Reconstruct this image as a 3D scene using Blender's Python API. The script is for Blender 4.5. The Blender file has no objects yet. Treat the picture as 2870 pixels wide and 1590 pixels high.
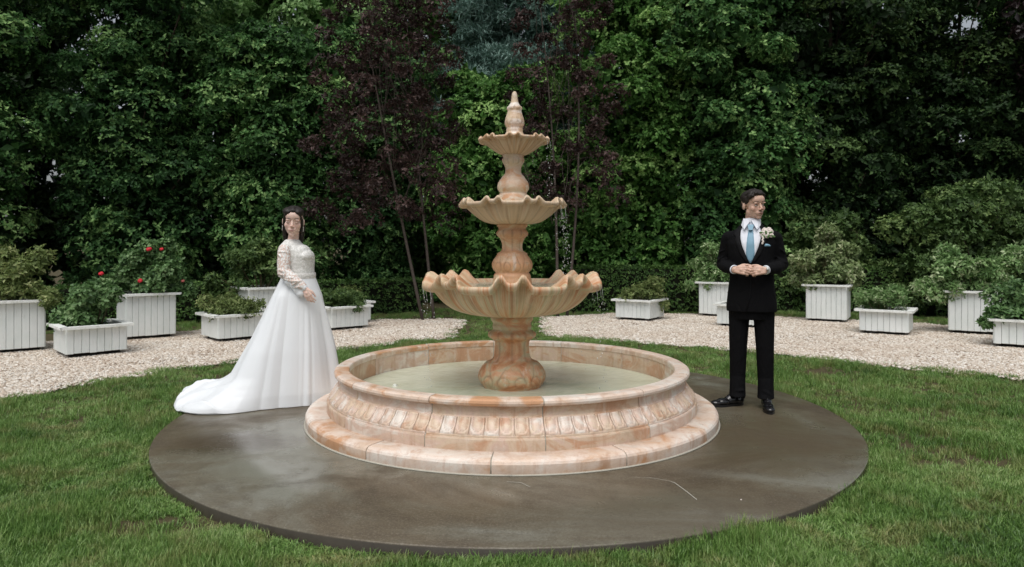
import bpy, bmesh, math, random
import numpy as np
from mathutils import Vector, Matrix, Euler
from mathutils.bvhtree import BVHTree
R_ = math.radians
rng = np.random.default_rng(7)
random.seed(7)
SC = bpy.context.scene
COL = SC.collection

# ------------------------------------------------------------------ camera, world, sun, exposure
cam_d = bpy.data.cameras.new('camera'); cam = bpy.data.objects.new('camera', cam_d); COL.objects.link(cam)
cam.location = (0, 0, 1.32); cam.rotation_euler = (R_(90), 0, 0)
cam_d.sensor_width = 36; cam_d.lens = 24.84; cam_d.shift_y = -0.0366
cam_d.clip_start = 0.05; cam_d.clip_end = 2000
cam_d.dof.use_dof = True; cam_d.dof.focus_distance = 5.6; cam_d.dof.aperture_fstop = 3.2
SC.camera = cam

SUN_EL, SUN_ROT = R_(64), R_(196)          # veiled sun, high, behind and left of the camera
w = bpy.data.worlds.new('World'); SC.world = w; w.use_nodes = True
nt = w.node_tree; nt.nodes.clear()
sky = nt.nodes.new('ShaderNodeTexSky'); sky.sky_type = 'NISHITA'; sky.sun_disc = False
sky.sun_elevation = SUN_EL; sky.sun_rotation = SUN_ROT; sky.air_density = 1.0; sky.dust_density = 4.0; sky.ozone_density = 1.0
hs = nt.nodes.new('ShaderNodeHueSaturation'); hs.inputs['Saturation'].default_value = 0.34   # overcast: nearly neutral cloud light
bg = nt.nodes.new('ShaderNodeBackground'); bg.inputs['Strength'].default_value = 0.10
wo = nt.nodes.new('ShaderNodeOutputWorld')
nt.links.new(sky.outputs[0], hs.inputs['Color']); nt.links.new(hs.outputs[0], bg.inputs[0]); nt.links.new(bg.outputs[0], wo.inputs[0])
sd = bpy.data.lights.new('sun', 'SUN'); sd.energy = 1.5; sd.angle = R_(50); sd.color = (1, .985, .96)
sun = bpy.data.objects.new('sun', sd); COL.objects.link(sun)
d = Vector((math.sin(SUN_ROT) * math.cos(SUN_EL), math.cos(SUN_ROT) * math.cos(SUN_EL), math.sin(SUN_EL)))
sun.rotation_euler = d.to_track_quat('Z', 'Y').to_euler(); sun.location = (-4, -8, 14)
SC.view_settings.view_transform = 'Standard'; SC.view_settings.look = 'None'
SC.view_settings.exposure = 0.22; SC.view_settings.gamma = 1; SC.view_settings.use_curve_mapping = False
SC.cycles.max_bounces = 6; SC.cycles.transparent_max_bounces = 12

# ------------------------------------------------------------------ object helpers
def tag(o, label=None, cat=None, group=None, kind=None):
    if label: o['label'] = label
    if cat: o['category'] = cat
    if group: o['group'] = group
    if kind: o['kind'] = kind
    return o
def empty(name, loc=(0, 0, 0), rz=0, label=None, cat=None, group=None):
    o = bpy.data.objects.new(name, None); COL.objects.link(o)
    o.location = loc; o.rotation_euler = (0, 0, rz); o.empty_display_size = .1
    return tag(o, label, cat, group)
def link(name, me, mat=None, parent=None, loc=(0, 0, 0), rot=(0, 0, 0)):
    o = bpy.data.objects.new(name, me); COL.objects.link(o)
    if mat is not None and not me.materials: me.materials.append(mat)
    o.parent = parent; o.location = loc; o.rotation_euler = rot
    return o
def mesh(name, V, F, smooth=True):
    me = bpy.data.meshes.new(name)
    me.from_pydata([tuple(map(float, v)) for v in V], [], [tuple(map(int, f)) for f in F])
    if smooth: me.polygons.foreach_set('use_smooth', [True] * len(me.polygons))
    me.update(); return me
def fattr(me, name, vals):
    a = me.attributes.new(name, 'FLOAT', 'POINT'); a.data.foreach_set('value', np.asarray(vals, np.float32).ravel())
def vattr(me, name, vals):
    a = me.attributes.new(name, 'FLOAT_VECTOR', 'POINT'); a.data.foreach_set('vector', np.asarray(vals, np.float32).ravel())
def cattr(me, name, vals):
    a = me.attributes.new(name, 'FLOAT_COLOR', 'POINT'); a.data.foreach_set('color', np.asarray(vals, np.float32).ravel())
class MB:
    def __init__(s): s.V = []; s.F = []
    def add(s, V, F):
        n = len(s.V); s.V += [tuple(v) for v in V]; s.F += [tuple(i + n for i in f) for f in F]; return s
    def box(s, c, d, m=None, bev=0.0):
        bm = bmesh.new(); bmesh.ops.create_cube(bm, size=1)
        for v in bm.verts: v.co = Vector((v.co.x * d[0], v.co.y * d[1], v.co.z * d[2]))
        if bev: bmesh.ops.bevel(bm, geom=bm.edges[:], offset=bev, segments=1, affect='EDGES')
        bm.verts.index_update()
        V = [(m @ v.co if m else v.co) + Vector(c) for v in bm.verts]; F = [[v.index for v in f.verts] for f in bm.faces]
        bm.free(); return s.add(V, F)
    def tube(s, pts, rad, n=8):
        V, F = [], []
        pts = [Vector(p) for p in pts]
        for i, p in enumerate(pts):
            t = (pts[min(i + 1, len(pts) - 1)] - pts[max(i - 1, 0)]).normalized()
            a = t.orthogonal().normalized() if i == 0 else (a - t * a.dot(t)).normalized()
            b = t.cross(a); r = rad[i] if hasattr(rad, '__len__') else rad
            for k in range(n):
                q = 2 * math.pi * k / n; V.append(p + (a * math.cos(q) + b * math.sin(q)) * r)
        for i in range(len(pts) - 1):
            for k in range(n):
                F.append((i * n + k, i * n + (k + 1) % n, (i + 1) * n + (k + 1) % n, (i + 1) * n + k))
        F.append(tuple(range(n - 1, -1, -1))); F.append(tuple(range((len(pts) - 1) * n, len(pts) * n)))
        return s.add(V, F)
    def ell(s, c, r, rot=None, n=14, m=9):
        V = [(0, 0, -1)]; F = []
        for i in range(1, m):
            q = math.pi * i / m - math.pi / 2
            for k in range(n):
                u = 2 * math.pi * k / n; V.append((math.cos(u) * math.cos(q), math.sin(u) * math.cos(q), math.sin(q)))
        V.append((0, 0, 1)); L = len(V) - 1
        for k in range(n):
            F.append((0, 1 + (k + 1) % n, 1 + k)); F.append((L, L - n + k, L - n + (k + 1) % n))
            for i in range(m - 2):
                F.append((1 + i * n + k, 1 + i * n + (k + 1) % n, 1 + (i + 1) * n + (k + 1) % n, 1 + (i + 1) * n + k))
        if not hasattr(r, '__len__'): r = (r, r, r)
        W = []
        for v in V:
            p = Vector((v[0] * r[0], v[1] * r[1], v[2] * r[2]))
            if rot is not None: p = rot @ p
            W.append(p + Vector(c))
        return s.add(W, F)
    def cap(s, p0, r0, p1, r1, n=12):
        p0, p1 = Vector(p0), Vector(p1); ax = p1 - p0; L = ax.length; t = ax.normalized(); a = t.orthogonal().normalized(); b = t.cross(a)
        prof = [(-r0 * math.sin(q), r0 * math.cos(q)) for q in (R_(85), R_(55), R_(25), 0)] + [(L + r1 * math.sin(q), r1 * math.cos(q)) for q in (0, R_(25), R_(55), R_(85))]
        V, F = [], []
        for h, r in prof:
            for k in range(n):
                q = 2 * math.pi * k / n; V.append(p0 + t * h + (a * math.cos(q) + b * math.sin(q)) * r)
        for i in range(len(prof) - 1):
            for k in range(n): F.append((i * n + k, i * n + (k + 1) % n, (i + 1) * n + (k + 1) % n, (i + 1) * n + k))
        F.append(tuple(range(n - 1, -1, -1))); F.append(tuple(range((len(prof) - 1) * n, len(prof) * n)))
        return s.add(V, F)
    def chain(s, pr):
        for (p, r), (q, u) in zip(pr, pr[1:]): s.cap(p, r, q, u)
        return s
    def loft(s, sec, n=32, yaw=0, pw=2.3):
        V, F = [], []
        cy, sy = math.cos(yaw), math.sin(yaw)
        for z, cx, cyy, rx, ry in sec:
            for k in range(n):
                q = 2 * math.pi * k / n; c_, s_ = math.cos(q), math.sin(q)
                x = cx + rx * math.copysign(abs(c_) ** (2 / pw), c_); y = cyy + ry * math.copysign(abs(s_) ** (2 / pw), s_)
                V.append((x * cy - y * sy, x * sy + y * cy, z))
        for i in range(len(sec) - 1):
            for k in range(n): F.append((i * n + k, i * n + (k + 1) % n, (i + 1) * n + (k + 1) % n, (i + 1) * n + k))
        F.append(tuple(range(n - 1, -1, -1))); F.append(tuple(range((len(sec) - 1) * n, len(sec) * n)))
        return s.add(V, F)
    def me(s, name, smooth=True): return mesh(name, s.V, s.F, smooth)
    def build(s, name, mat, parent=None, smooth=True, loc=(0, 0, 0), rot=(0, 0, 0)):
        return link(name, s.me(name, smooth), mat, parent, loc, rot)
def remesh(mb, voxel, it=4, fac=.5, dec=None):
    me = mb.me('tmp'); o = bpy.data.objects.new('tmp', me); COL.objects.link(o)
    m = o.modifiers.new('r', 'REMESH'); m.mode = 'VOXEL'; m.voxel_size = voxel; m.use_smooth_shade = True
    if it: s = o.modifiers.new('s', 'SMOOTH'); s.iterations = it; s.factor = fac
    if dec: q = o.modifiers.new('d', 'DECIMATE'); q.ratio = dec
    bpy.context.view_layer.update()
    dg = bpy.context.evaluated_depsgraph_get()
    out = bpy.data.meshes.new_from_object(o.evaluated_get(dg)); bpy.data.objects.remove(o); bpy.data.meshes.remove(me)
    out.polygons.foreach_set('use_smooth', [True] * len(out.polygons)); return out
def verts(me):
    a = np.empty(len(me.vertices) * 3, np.float32); me.vertices.foreach_get('co', a); return a.reshape(-1, 3)
def bvh(me): return BVHTree.FromPolygons([v.co for v in me.vertices], [p.vertices[:] for p in me.polygons])

# ------------------------------------------------------------------ material helpers
class NT:
    def __init__(s, name):
        s.m = bpy.data.materials.new(name); s.m.use_nodes = True; s.t = s.m.node_tree; s.t.nodes.clear()
        s.out = s.t.nodes.new('ShaderNodeOutputMaterial'); s.b = s.t.nodes.new('ShaderNodeBsdfPrincipled'); s.l(s.b, 0, s.out, 0)
    def n(s, ty, **k):
        x = s.t.nodes.new('ShaderNode' + ty)
        for a, v in k.items():
            if a.startswith('i_'):
                key = a[2:]; x.inputs[int(key) if key.isdigit() else key.replace('_', ' ')].default_value = v
            else: setattr(x, a, v)
        return x
    def l(s, a, ao, b, bi): s.t.links.new(a.outputs[ao], b.inputs[bi])
    def noise(s, co, scale, detail=4, rough=.55, dist=0):
        x = s.n('TexNoise', i_Scale=scale, i_Detail=detail, i_Roughness=rough, i_Distortion=dist)
        if co is not None: s.t.links.new(co, x.inputs['Vector'])
        return x.outputs[0]
    def ramp(s, fac, stops, interp='LINEAR'):
        x = s.n('ValToRGB'); e = x.color_ramp.elements; x.color_ramp.interpolation = interp
        while len(e) < len(stops): e.new(.5)
        for q, (p, c) in zip(e, stops): q.position = p; q.color = (*c, 1) if len(c) == 3 else c
        s.t.links.new(fac, x.inputs[0]); return x.outputs[0]
    def fr(s, fac, a, b, lo=0, hi=1):
        x = s.n('MapRange'); x.inputs[1].default_value = a; x.inputs[2].default_value = b; x.inputs[3].default_value = lo; x.inputs[4].default_value = hi
        s.t.links.new(fac, x.inputs[0]); return x.outputs[0]
    def math(s, op, a, b=None):
        x = s.n('Math', operation=op)
        for i, v in enumerate((a, b)):
            if v is None: continue
            if isinstance(v, (int, float)): x.inputs[i].default_value = v
            else: s.t.links.new(v, x.inputs[i])
        return x.outputs[0]
    def mix(s, fac, a, b, mode='MIX'):
        x = s.n('Mix', data_type='RGBA', blend_type=mode)
        for i, v in ((0, fac), (6, a), (7, b)):
            if isinstance(v, (int, float)): x.inputs[i].default_value = v
            elif isinstance(v, tuple): x.inputs[i].default_value = (*v, 1) if len(v) == 3 else v
            else: s.t.links.new(v, x.inputs[i])
        return x.outputs[2]
    def pos(s): return s.n('NewGeometry').outputs['Position']
    def obj(s): return s.n('TexCoord').outputs['Object']
    def rnd(s): return s.n('ObjectInfo').outputs['Random']
    def attr(s, name): return s.n('Attribute', attribute_name=name)
    def vmap(s, co, scale=(1, 1, 1), off=None):
        x = s.n('Mapping'); x.inputs['Scale'].default_value = scale; s.t.links.new(co, x.inputs['Vector'])
        if off is not None: s.t.links.new(off, x.inputs['Location'])
        return x.outputs[0]
    def bump(s, h, st=.3, dist=.01):
        x = s.n('Bump', i_Strength=st, i_Distance=dist); s.t.links.new(h, x.inputs['Height']); s.t.links.new(x.outputs[0], s.b.inputs['Normal'])
    def set(s, col=None, rough=None, spec=None, **k):
        for key, v in (('Base Color', col), ('Roughness', rough), ('Specular IOR Level', spec), *[(q.replace('_', ' '), z) for q, z in k.items()]):
            if v is None: continue
            if isinstance(v, (int, float)): s.b.inputs[key].default_value = v
            elif isinstance(v, tuple): s.b.inputs[key].default_value = (*v, 1) if (len(v) == 3 and 'Color' in key) else v
            else: s.t.links.new(v, s.b.inputs[key])
        return s.m
def plain(name, col, rough=.6, spec=.4, var=.12, scale=30, bump=0, **k):
    n = NT(name); f = n.noise(n.obj(), scale, 4)
    c = n.mix(f, tuple(x * (1 - var) for x in col), tuple(min(1, x * (1 + var)) for x in col))
    if bump: n.bump(f, bump, .004)
    return n.set(c, rough, spec, **k)

def leaf_mat(name, dark, mid, light, rough=.4, trans=.22, spec=.5):
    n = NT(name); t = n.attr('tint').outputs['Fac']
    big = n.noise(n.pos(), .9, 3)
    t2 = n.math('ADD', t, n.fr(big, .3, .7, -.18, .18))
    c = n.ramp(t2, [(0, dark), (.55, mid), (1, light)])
    n.set(c, rough, spec)
    tr = n.n('BsdfTranslucent'); n.t.links.new(c, tr.inputs[0])
    mx = n.n('MixShader'); mx.inputs[0].default_value = trans
    n.l(n.b, 0, mx, 1); n.l(tr, 0, mx, 2); n.l(mx, 0, n.out, 0); return n.m

WHT_, WHT_2 = (.74, .66, .52), (.80, .77, .70)
def marble(name, cols, streak=False, sc=1.0, rough=.42, rv=.15):
    n = NT(name)
    rn = n.rnd(); off = n.n('CombineXYZ')
    for i, k in enumerate((37., 91., 53.)): n.t.links.new(n.math('MULTIPLY', rn, k), off.inputs[i])
    if streak: co = n.vmap(n.attr('suv').outputs['Vector'], (1, 1, 1), off.outputs[0])
    else: co = n.vmap(n.obj(), (sc, sc, sc * 1.6), off.outputs[0])
    big = n.noise(co, 2.4, 5, .6, 1.6)
    big = n.math('ADD', big, n.fr(rn, 0, 1, -rv, rv))
    c = n.ramp(big, [(.34, cols[0]), (.46, cols[1]), (.56, cols[2]), (.68, cols[3])])
    if streak:
        fs = n.noise(n.vmap(co, (3.2, 3.2, .5)), 2.2, 4, .6); c = n.mix(n.fr(fs, .5, .68, 0, .6), c, cols[3]); c = n.mix(n.fr(fs, .32, .46, .5, 0), c, WHT_)
    if not streak:
        ru = n.noise(n.vmap(n.obj(), (7, 7, 1.1), off.outputs[0]), 2.0, 5, .65, .4); c = n.mix(n.fr(ru, .54, .70, 0, .55), c, (.46, .24, .13)); c = n.mix(n.fr(ru, .30, .42, .45, 0), c, WHT_2)
    vein = n.noise(co, 7, 6, .65, 2.5)
    vm = n.ramp(vein, [(.46, (0, 0, 0)), (.5, (1, 1, 1)), (.54, (0, 0, 0))])
    c = n.mix(n.math('MULTIPLY', vm, .14), c, tuple(x * .62 for x in cols[3]))
    gr = n.noise(n.pos(), 5, 6, .7); gm = n.fr(gr, .52, .75, 0, .55)
    c = n.mix(gm, c, n.mix(.55, c, (.28, .2, .12)))
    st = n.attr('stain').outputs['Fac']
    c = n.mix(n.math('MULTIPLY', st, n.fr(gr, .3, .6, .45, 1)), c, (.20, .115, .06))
    fine = n.noise(n.pos(), 60, 5, .7)
    n.bump(fine, .15, .004)
    return n.set(c, n.fr(gr, .3, .7, rough - .1, rough + .12), .45)

CRM, PCH, PINK, WHT, OLV, RST = (.66, .50, .33), (.60, .33, .18), (.64, .42, .31), (.80, .73, .65), (.50, .44, .27), (.48, .20, .085)
M = {}
M['stone_bowl'] = marble('onyx_bowl', (OLV, CRM, PCH, RST), True)
M['stone_upper'] = marble('onyx_upper', ((.62, .49, .34), (.68, .53, .38), (.66, .47, .32), (.58, .36, .2)), True)
M['stone_ped'] = marble('onyx_pedestal', (OLV, (.55, .45, .29), PCH, RST), False, 1.6)
M['stone_mid'] = marble('onyx_mid', (CRM, PCH, (.56, .33, .19), RST), False, 1.6)
M['stone_pale'] = marble('onyx_pale', (WHT, CRM, (.68, .56, .44), PCH), False, 1.6)
M['stone_wall'] = marble('onyx_wall', (WHT, (.70, .52, .42), (.70, .56, .42), (.60, .36, .23)), False, 1.3)
M['stone_leaf'] = marble('onyx_carving', (WHT, (.70, .52, .42), (.70, .56, .42), (.60, .36, .24)), False, 1.4, .42, .10)
M['stone_rim'] = marble('onyx_rim', (WHT, (.76, .62, .52), (.72, .56, .44), PCH), False, 1.2, .34)
M['grout'] = plain('grout', (.40, .38, .32), .8, .3)
def m_paint():
    n = NT('weathered_white_paint'); p = n.pos()
    a = n.noise(p, 4, 5); b = n.noise(n.vmap(p, (14, 14, 2.2)), 3, 5, .7)
    c = n.mix(n.fr(a, .35, .7), (.82, .85, .84), (.72, .77, .75))
    c = n.mix(n.fr(b, .56, .78, 0, .4), c, (.40, .42, .35))
    c = n.mix(n.fr(n.rnd(), 0, 1, 0, .12), c, (.5, .53, .5))
    n.bump(n.noise(n.vmap(p, (60, 60, 6)), 4, 4), .2, .003)
    return n.set(c, .55, .35)
M['paint'] = m_paint()
def m_paint_lip():
    n = NT('weathered_rail_paint'); p = n.pos()
    a = n.noise(p, 9, 6, .7)
    c = n.mix(n.fr(a, .5, .72, 0, .8), (.82, .84, .81), (.46, .46, .40))
    n.bump(a, .2, .004)
    return n.set(c, .6, .35)
M['paint_lip'] = m_paint_lip()
M['soil'] = plain('potting_soil', (.022, .017, .013), .95, .2, .5, 60, .8)
M['skid'] = plain('dark_skid', (.03, .026, .022), .9, .2, .4)
def m_ground():
    n = NT('turf_soil'); p = n.pos(); a = n.noise(p, 1.3, 4); b = n.noise(p, 24, 5, .7)
    c = n.mix(a, (.060, .062, .026), (.105, .080, .045)); c = n.mix(n.fr(b, .45, .75), c, (.045, .032, .02))
    n.bump(b, .6, .02); return n.set(c, .95, .2)
M['ground'] = m_ground()
def m_grass():
    n = NT('grass_blade'); p = n.pos(); t = n.attr('tint').outputs['Fac']
    a = n.noise(p, 1.1, 4, .6); b = n.noise(p, 3.7, 4, .6); f = n.noise(p, 34, 2)
    k = n.math('ADD', n.math('MULTIPLY', t, .5), n.math('ADD', n.fr(a, .3, .7, -.2, .36), n.fr(f, .3, .7, 0, .3)))
    c = n.ramp(k, [(0, (.046, .115, .022)), (.4, (.13, .255, .05)), (.75, (.26, .40, .115)), (1, (.44, .54, .25))])
    dry = n.math('MULTIPLY', n.fr(b, .48, .66, 0, .8), n.fr(t, .2, .9, .35, 1))
    c = n.mix(dry, c, (.34, .30, .13))
    n.set(c, .42, .45)
    tr = n.n('BsdfTranslucent'); n.t.links.new(c, tr.inputs[0]); mx = n.n('MixShader'); mx.inputs[0].default_value = .25
    n.l(n.b, 0, mx, 1); n.l(tr, 0, mx, 2); n.l(mx, 0, n.out, 0); return n.m
M['grass'] = m_grass()
def m_pebble():
    n = NT('gravel_pebble'); p = n.pos(); t = n.attr('tint').outputs['Fac']
    a = n.noise(p, .8, 4, .65); f = n.noise(p, 45, 2)
    k = n.math('ADD', n.math('MULTIPLY', t, .75), n.fr(f, .3, .7, -.1, .3))
    c = n.ramp(k, [(0, (.20, .14, .10)), (.25, (.47, .39, .31)), (.6, (.66, .60, .52)), (1, (.82, .80, .75))])
    c = n.mix(n.fr(a, .45, .7, 0, .4), c, n.mix(1, c, (.78, .66, .56), 'MULTIPLY'))
    return n.set(c, .7, .35)
M['pebble'] = m_pebble()
M['gravel_base'] = plain('gravel_bed', (.38, .31, .24), .95, .2, .3, 25, .8)
def m_slab():
    n = NT('wet_concrete'); p = n.pos()
    a = n.noise(n.vmap(p, (.7, 1.0, 1)), .8, 8, .68, .8); b = n.noise(p, 2.2, 9, .72, .5); g = n.noise(p, 75, 4, .8); s2 = n.noise(p, 11, 8, .75)
    c = n.ramp(a, [(.36, (.072, .052, .031)), (.45, (.110, .086, .057)), (.54, (.150, .136, .106)), (.64, (.215, .212, .19))])
    c = n.mix(n.fr(b, .46, .68, 0, .7), c, (.052, .036, .020))
    c = n.mix(n.fr(g, .5, .72, 0, .6), c, (.27, .25, .22)); c = n.mix(n.fr(g, .30, .46, .6, 0), c, (.05, .042, .032)); c = n.mix(n.fr(s2, .52, .68, 0, .5), c, (.075, .060, .045))
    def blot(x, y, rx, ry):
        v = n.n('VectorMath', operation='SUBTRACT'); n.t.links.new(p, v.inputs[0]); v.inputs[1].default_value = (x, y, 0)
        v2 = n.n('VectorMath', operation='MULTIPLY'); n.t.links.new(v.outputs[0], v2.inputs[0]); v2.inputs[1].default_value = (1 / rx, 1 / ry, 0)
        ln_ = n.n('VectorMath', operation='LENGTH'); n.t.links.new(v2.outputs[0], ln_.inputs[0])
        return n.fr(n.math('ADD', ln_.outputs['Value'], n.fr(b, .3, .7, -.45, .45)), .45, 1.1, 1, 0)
    wet_sheen = blot(-1.25, 4.75, .75, .8)                                  # wet patch beside the basin, its sky reflection painted in as pale grey
    c = n.mix(n.math('MULTIPLY', wet_sheen, .75), c, (.225, .225, .20)); c = n.mix(n.math('MULTIPLY', blot(-1.85, 4.75, .45, .3), .8), c, (.060, .040, .022))
    c = n.mix(n.math('MULTIPLY', blot(1.75, 4.9, .8, .9), .6), c, (.085, .066, .042)); c = n.mix(n.math('MULTIPLY', blot(.9, 3.5, .9, .35), .5), c, (.10, .082, .058))
    # pale worn line of an old drying edge running out over the right of the disc
    sep = n.n('SeparateXYZ'); n.t.links.new(p, sep.inputs[0])
    ln = n.math('ADD', n.math('ADD', n.math('MULTIPLY', sep.outputs[0], -.34), n.math('MULTIPLY', n.math('SUBTRACT', sep.outputs[1], 4.52), -.94)), n.fr(s2, .3, .7, -.05, .05))
    lm = n.ramp(n.math('ABSOLUTE', ln), [(0, (1, 1, 1)), (.10, (0, 0, 0))])
    side = n.fr(sep.outputs[0], .9, 1.5)
    c = n.mix(n.math('MULTIPLY', n.math('MULTIPLY', lm, side), .5), c, (.24, .24, .22))
    c = n.mix(1, c, (.98, .985, .91), 'MULTIPLY'); c = n.mix(n.fr(sep.outputs[2], -.010, -.004, 1, 0), c, n.mix(s2, (.020, .016, .011), (.075, .062, .044)))   # soil-stained side of the slab
    n.bump(g, .25, .003)
    wet = n.math('SUBTRACT', n.fr(a, .4, .62, .42, .16), n.math('MULTIPLY', wet_sheen, .12))
    return n.set(c, n.math('ADD', wet, n.fr(b, .4, .7, 0, .2)), .5)
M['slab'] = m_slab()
def m_water():
    n = NT('milky_water'); p = n.pos()
    a = n.noise(p, 3, 4, .6); r = n.noise(p, 7, 3, .6, .8)
    c = n.mix(n.fr(a, .35, .65), (.56, .59, .44), (.70, .73, .58))
    n.bump(r, .22, .03); n.set(c, .08, .4, IOR=1.33)
    tr = n.n('BsdfTransparent'); mx = n.n('MixShader'); mx.inputs[0].default_value = .88
    n.l(tr, 0, mx, 1); n.l(n.b, 0, mx, 2); n.l(mx, 0, n.out, 0); return n.m
M['water'] = m_water()
def m_drop():
    n = NT('falling_water'); return n.set((.92, .95, .95), .08, .6, Transmission_Weight=.55, IOR=1.33)
M['drop'] = m_drop()
M['bark'] = plain('bark', (.055, .042, .032), .9, .2, .4, 18, .8)
M['bark_plum'] = plain('plum_bark', (.10, .082, .07), .85, .2, .4, 18, .8)
M['holly'] = leaf_mat('holly_leaf', (.014, .045, .013), (.085, .205, .058), (.42, .64, .24), .5, .3, .16)
M['holly2'] = leaf_mat('laurel_leaf', (.014, .044, .015), (.056, .14, .042), (.26, .44, .15), .5, .28, .16)
M['maple'] = leaf_mat('maple_leaf', (.026, .08, .017), (.115, .26, .058), (.42, .64, .22), .5, .35, .16)
M['lime'] = leaf_mat('birch_leaf', (.08, .18, .05), (.22, .39, .13), (.46, .63, .30), .5, .38, .3)
M['plum'] = leaf_mat('plum_leaf', (.022, .014, .012), (.050, .030, .026), (.15, .095, .085), .5, .25, .25)
M['plum_dark'] = leaf_mat('beech_leaf', (.014, .010, .011), (.032, .019, .020), (.075, .05, .05), .42, .2)
M['cedar'] = leaf_mat('cedar_needle', (.08, .15, .12), (.18, .31, .26), (.36, .52, .45), .5, .15)
M['dark'] = leaf_mat('yew_leaf', (.008, .020, .007), (.026, .060, .018), (.12, .20, .065), .5, .2, .15)
M['hedge'] = leaf_mat('box_hedge_leaf', (.026, .062, .014), (.065, .14, .032), (.17, .29, .075), .5, .2, .25)
M['hedge_core'] = plain('hedge_twigs', (.012, .014, .008), .95, .1, .4)
M['rose_leaf'] = leaf_mat('rose_leaf', (.055, .12, .04), (.14, .26, .09), (.34, .48, .23), .45, .28, .35)
M['spirea'] = leaf_mat('spirea_leaf', (.09, .13, .04), (.20, .27, .085), (.42, .46, .21), .5, .3, .3)
M['varieg'] = leaf_mat('variegated_leaf', (.09, .19, .055), (.25, .40, .15), (.62, .70, .44), .5, .3, .3)
M['varieg2'] = leaf_mat('variegated_rust_leaf', (.10, .16, .055), (.27, .36, .15), (.60, .64, .40), .5, .3, .3)
M['bushy'] = leaf_mat('shrub_leaf', (.045, .09, .025), (.11, .19, .055), (.25, .35, .12), .5, .3, .3)
M['rose'] = plain('rose_petal', (.60, .03, .045), .6, .3, .35)
M['rose_pink'] = plain('faded_rose_petal', (.55, .16, .14), .5, .4, .2)
M['stem'] = plain('stem', (.09, .075, .04), .8, .2)

# ------------------------------------------------------------------ setting: ground, gravel, slab
LAWN = -0.052
def poly_sheet(name, pts, z, mat):
    me = mesh(name, [(x, y, z) for x, y in pts], [tuple(range(len(pts)))], False); return tag(link(name, me, mat), kind='structure')
SLAB_C, SLAB_R = (-0.02, 5.66), 2.57
FC = (0.0, 5.64)                                    # fountain axis
gm = bmesh.new(); bmesh.ops.create_grid(gm, x_segments=2, y_segments=2, size=400); gme = bpy.data.meshes.new('ground'); gm.to_mesh(gme); gm.free()
tag(link('ground', gme, M['ground'], loc=(0, 0, LAWN - .012)), kind='structure')
GL = [(-1.0, 10.46), (-1.97, 9.79), (-2.6, 9.1), (-3.29, 8.45), (-3.85, 7.8), (-4.25, 7.1), (-4.6, 6.4), (-4.8, 5.5), (-4.8, 4.0), (-8.3, 4.0), (-8.4, 6.5), (-7.9, 8.3), (-7.0, 9.64), (-6.3, 10.1), (-5.4, 11.1), (-4.2, 12.0), (-2.6, 12.9), (-1.0, 13.1)]
GR = [(.66, 10.75), (1.26, 10.5), (2.27, 9.8), (2.85, 9.4), (3.6, 8.85), (4.5, 8.0), (5.3, 7.3), (5.8, 6.3), (6.0, 4.0), (10.0, 4.0), (10.0, 6.5), (9.5, 9.5), (8.4, 11.3), (6.8, 12.6), (5.2, 13.5), (3.6, 14.1), (2.1, 14.2), (.64, 13.4)]
def wavy(pts):
    out = []
    for (a, b), (c, e) in zip(pts, pts[1:] + pts[:1]):
        for t in np.arange(0, 1, .2): out.append((a + (c - a) * t + random.uniform(-.03, .03), b + (e - b) * t + random.uniform(-.03, .03)))
    return out
poly_sheet('gravel_path_left', wavy(GL), LAWN - .004, M['gravel_base'])
poly_sheet('gravel_path_right', wavy(GR), LAWN - .004, M['gravel_base'])
def inside(P, poly):
    x, y = P[:, 0], P[:, 1]; r = np.zeros(len(P), bool)
    for (a, b), (c, e) in zip(poly, poly[1:] + poly[:1]):
        cond = ((b > y) != (e > y)); xi = (c - a) * (y - b) / ((e - b) if e != b else 1e-9) + a
        r ^= cond & (x < xi)
    return r
# slab
def lathe_arc(prof, a0, a1, n, close=True):
    V, F = [], []; k = len(prof)
    for i in range(n + 1):
        a = a0 + (a1 - a0) * i / n
        for r, z in prof: V.append((r * math.sin(a), -r * math.cos(a), z))
    for i in range(n):
        for j in range(k if close else k - 1):
            F.append((i * k + j, (i + 1) * k + j, (i + 1) * k + (j + 1) % k, i * k + (j + 1) % k))
    if close: F.append(tuple(range(k))); F.append(tuple(n * k + j for j in range(k - 1, -1, -1)))
    return V, F
prof = [(0.001, 0), (1.0, 0), (2.0, 0), (SLAB_R - .006, 0), (SLAB_R, -.006), (SLAB_R, -.16)]
V, F = lathe_arc(prof, 0, 2 * math.pi, 160, False)
tag(link('concrete_slab', mesh('concrete_slab', V, F), M['slab'], loc=(*SLAB_C, 0)), kind='structure')

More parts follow.
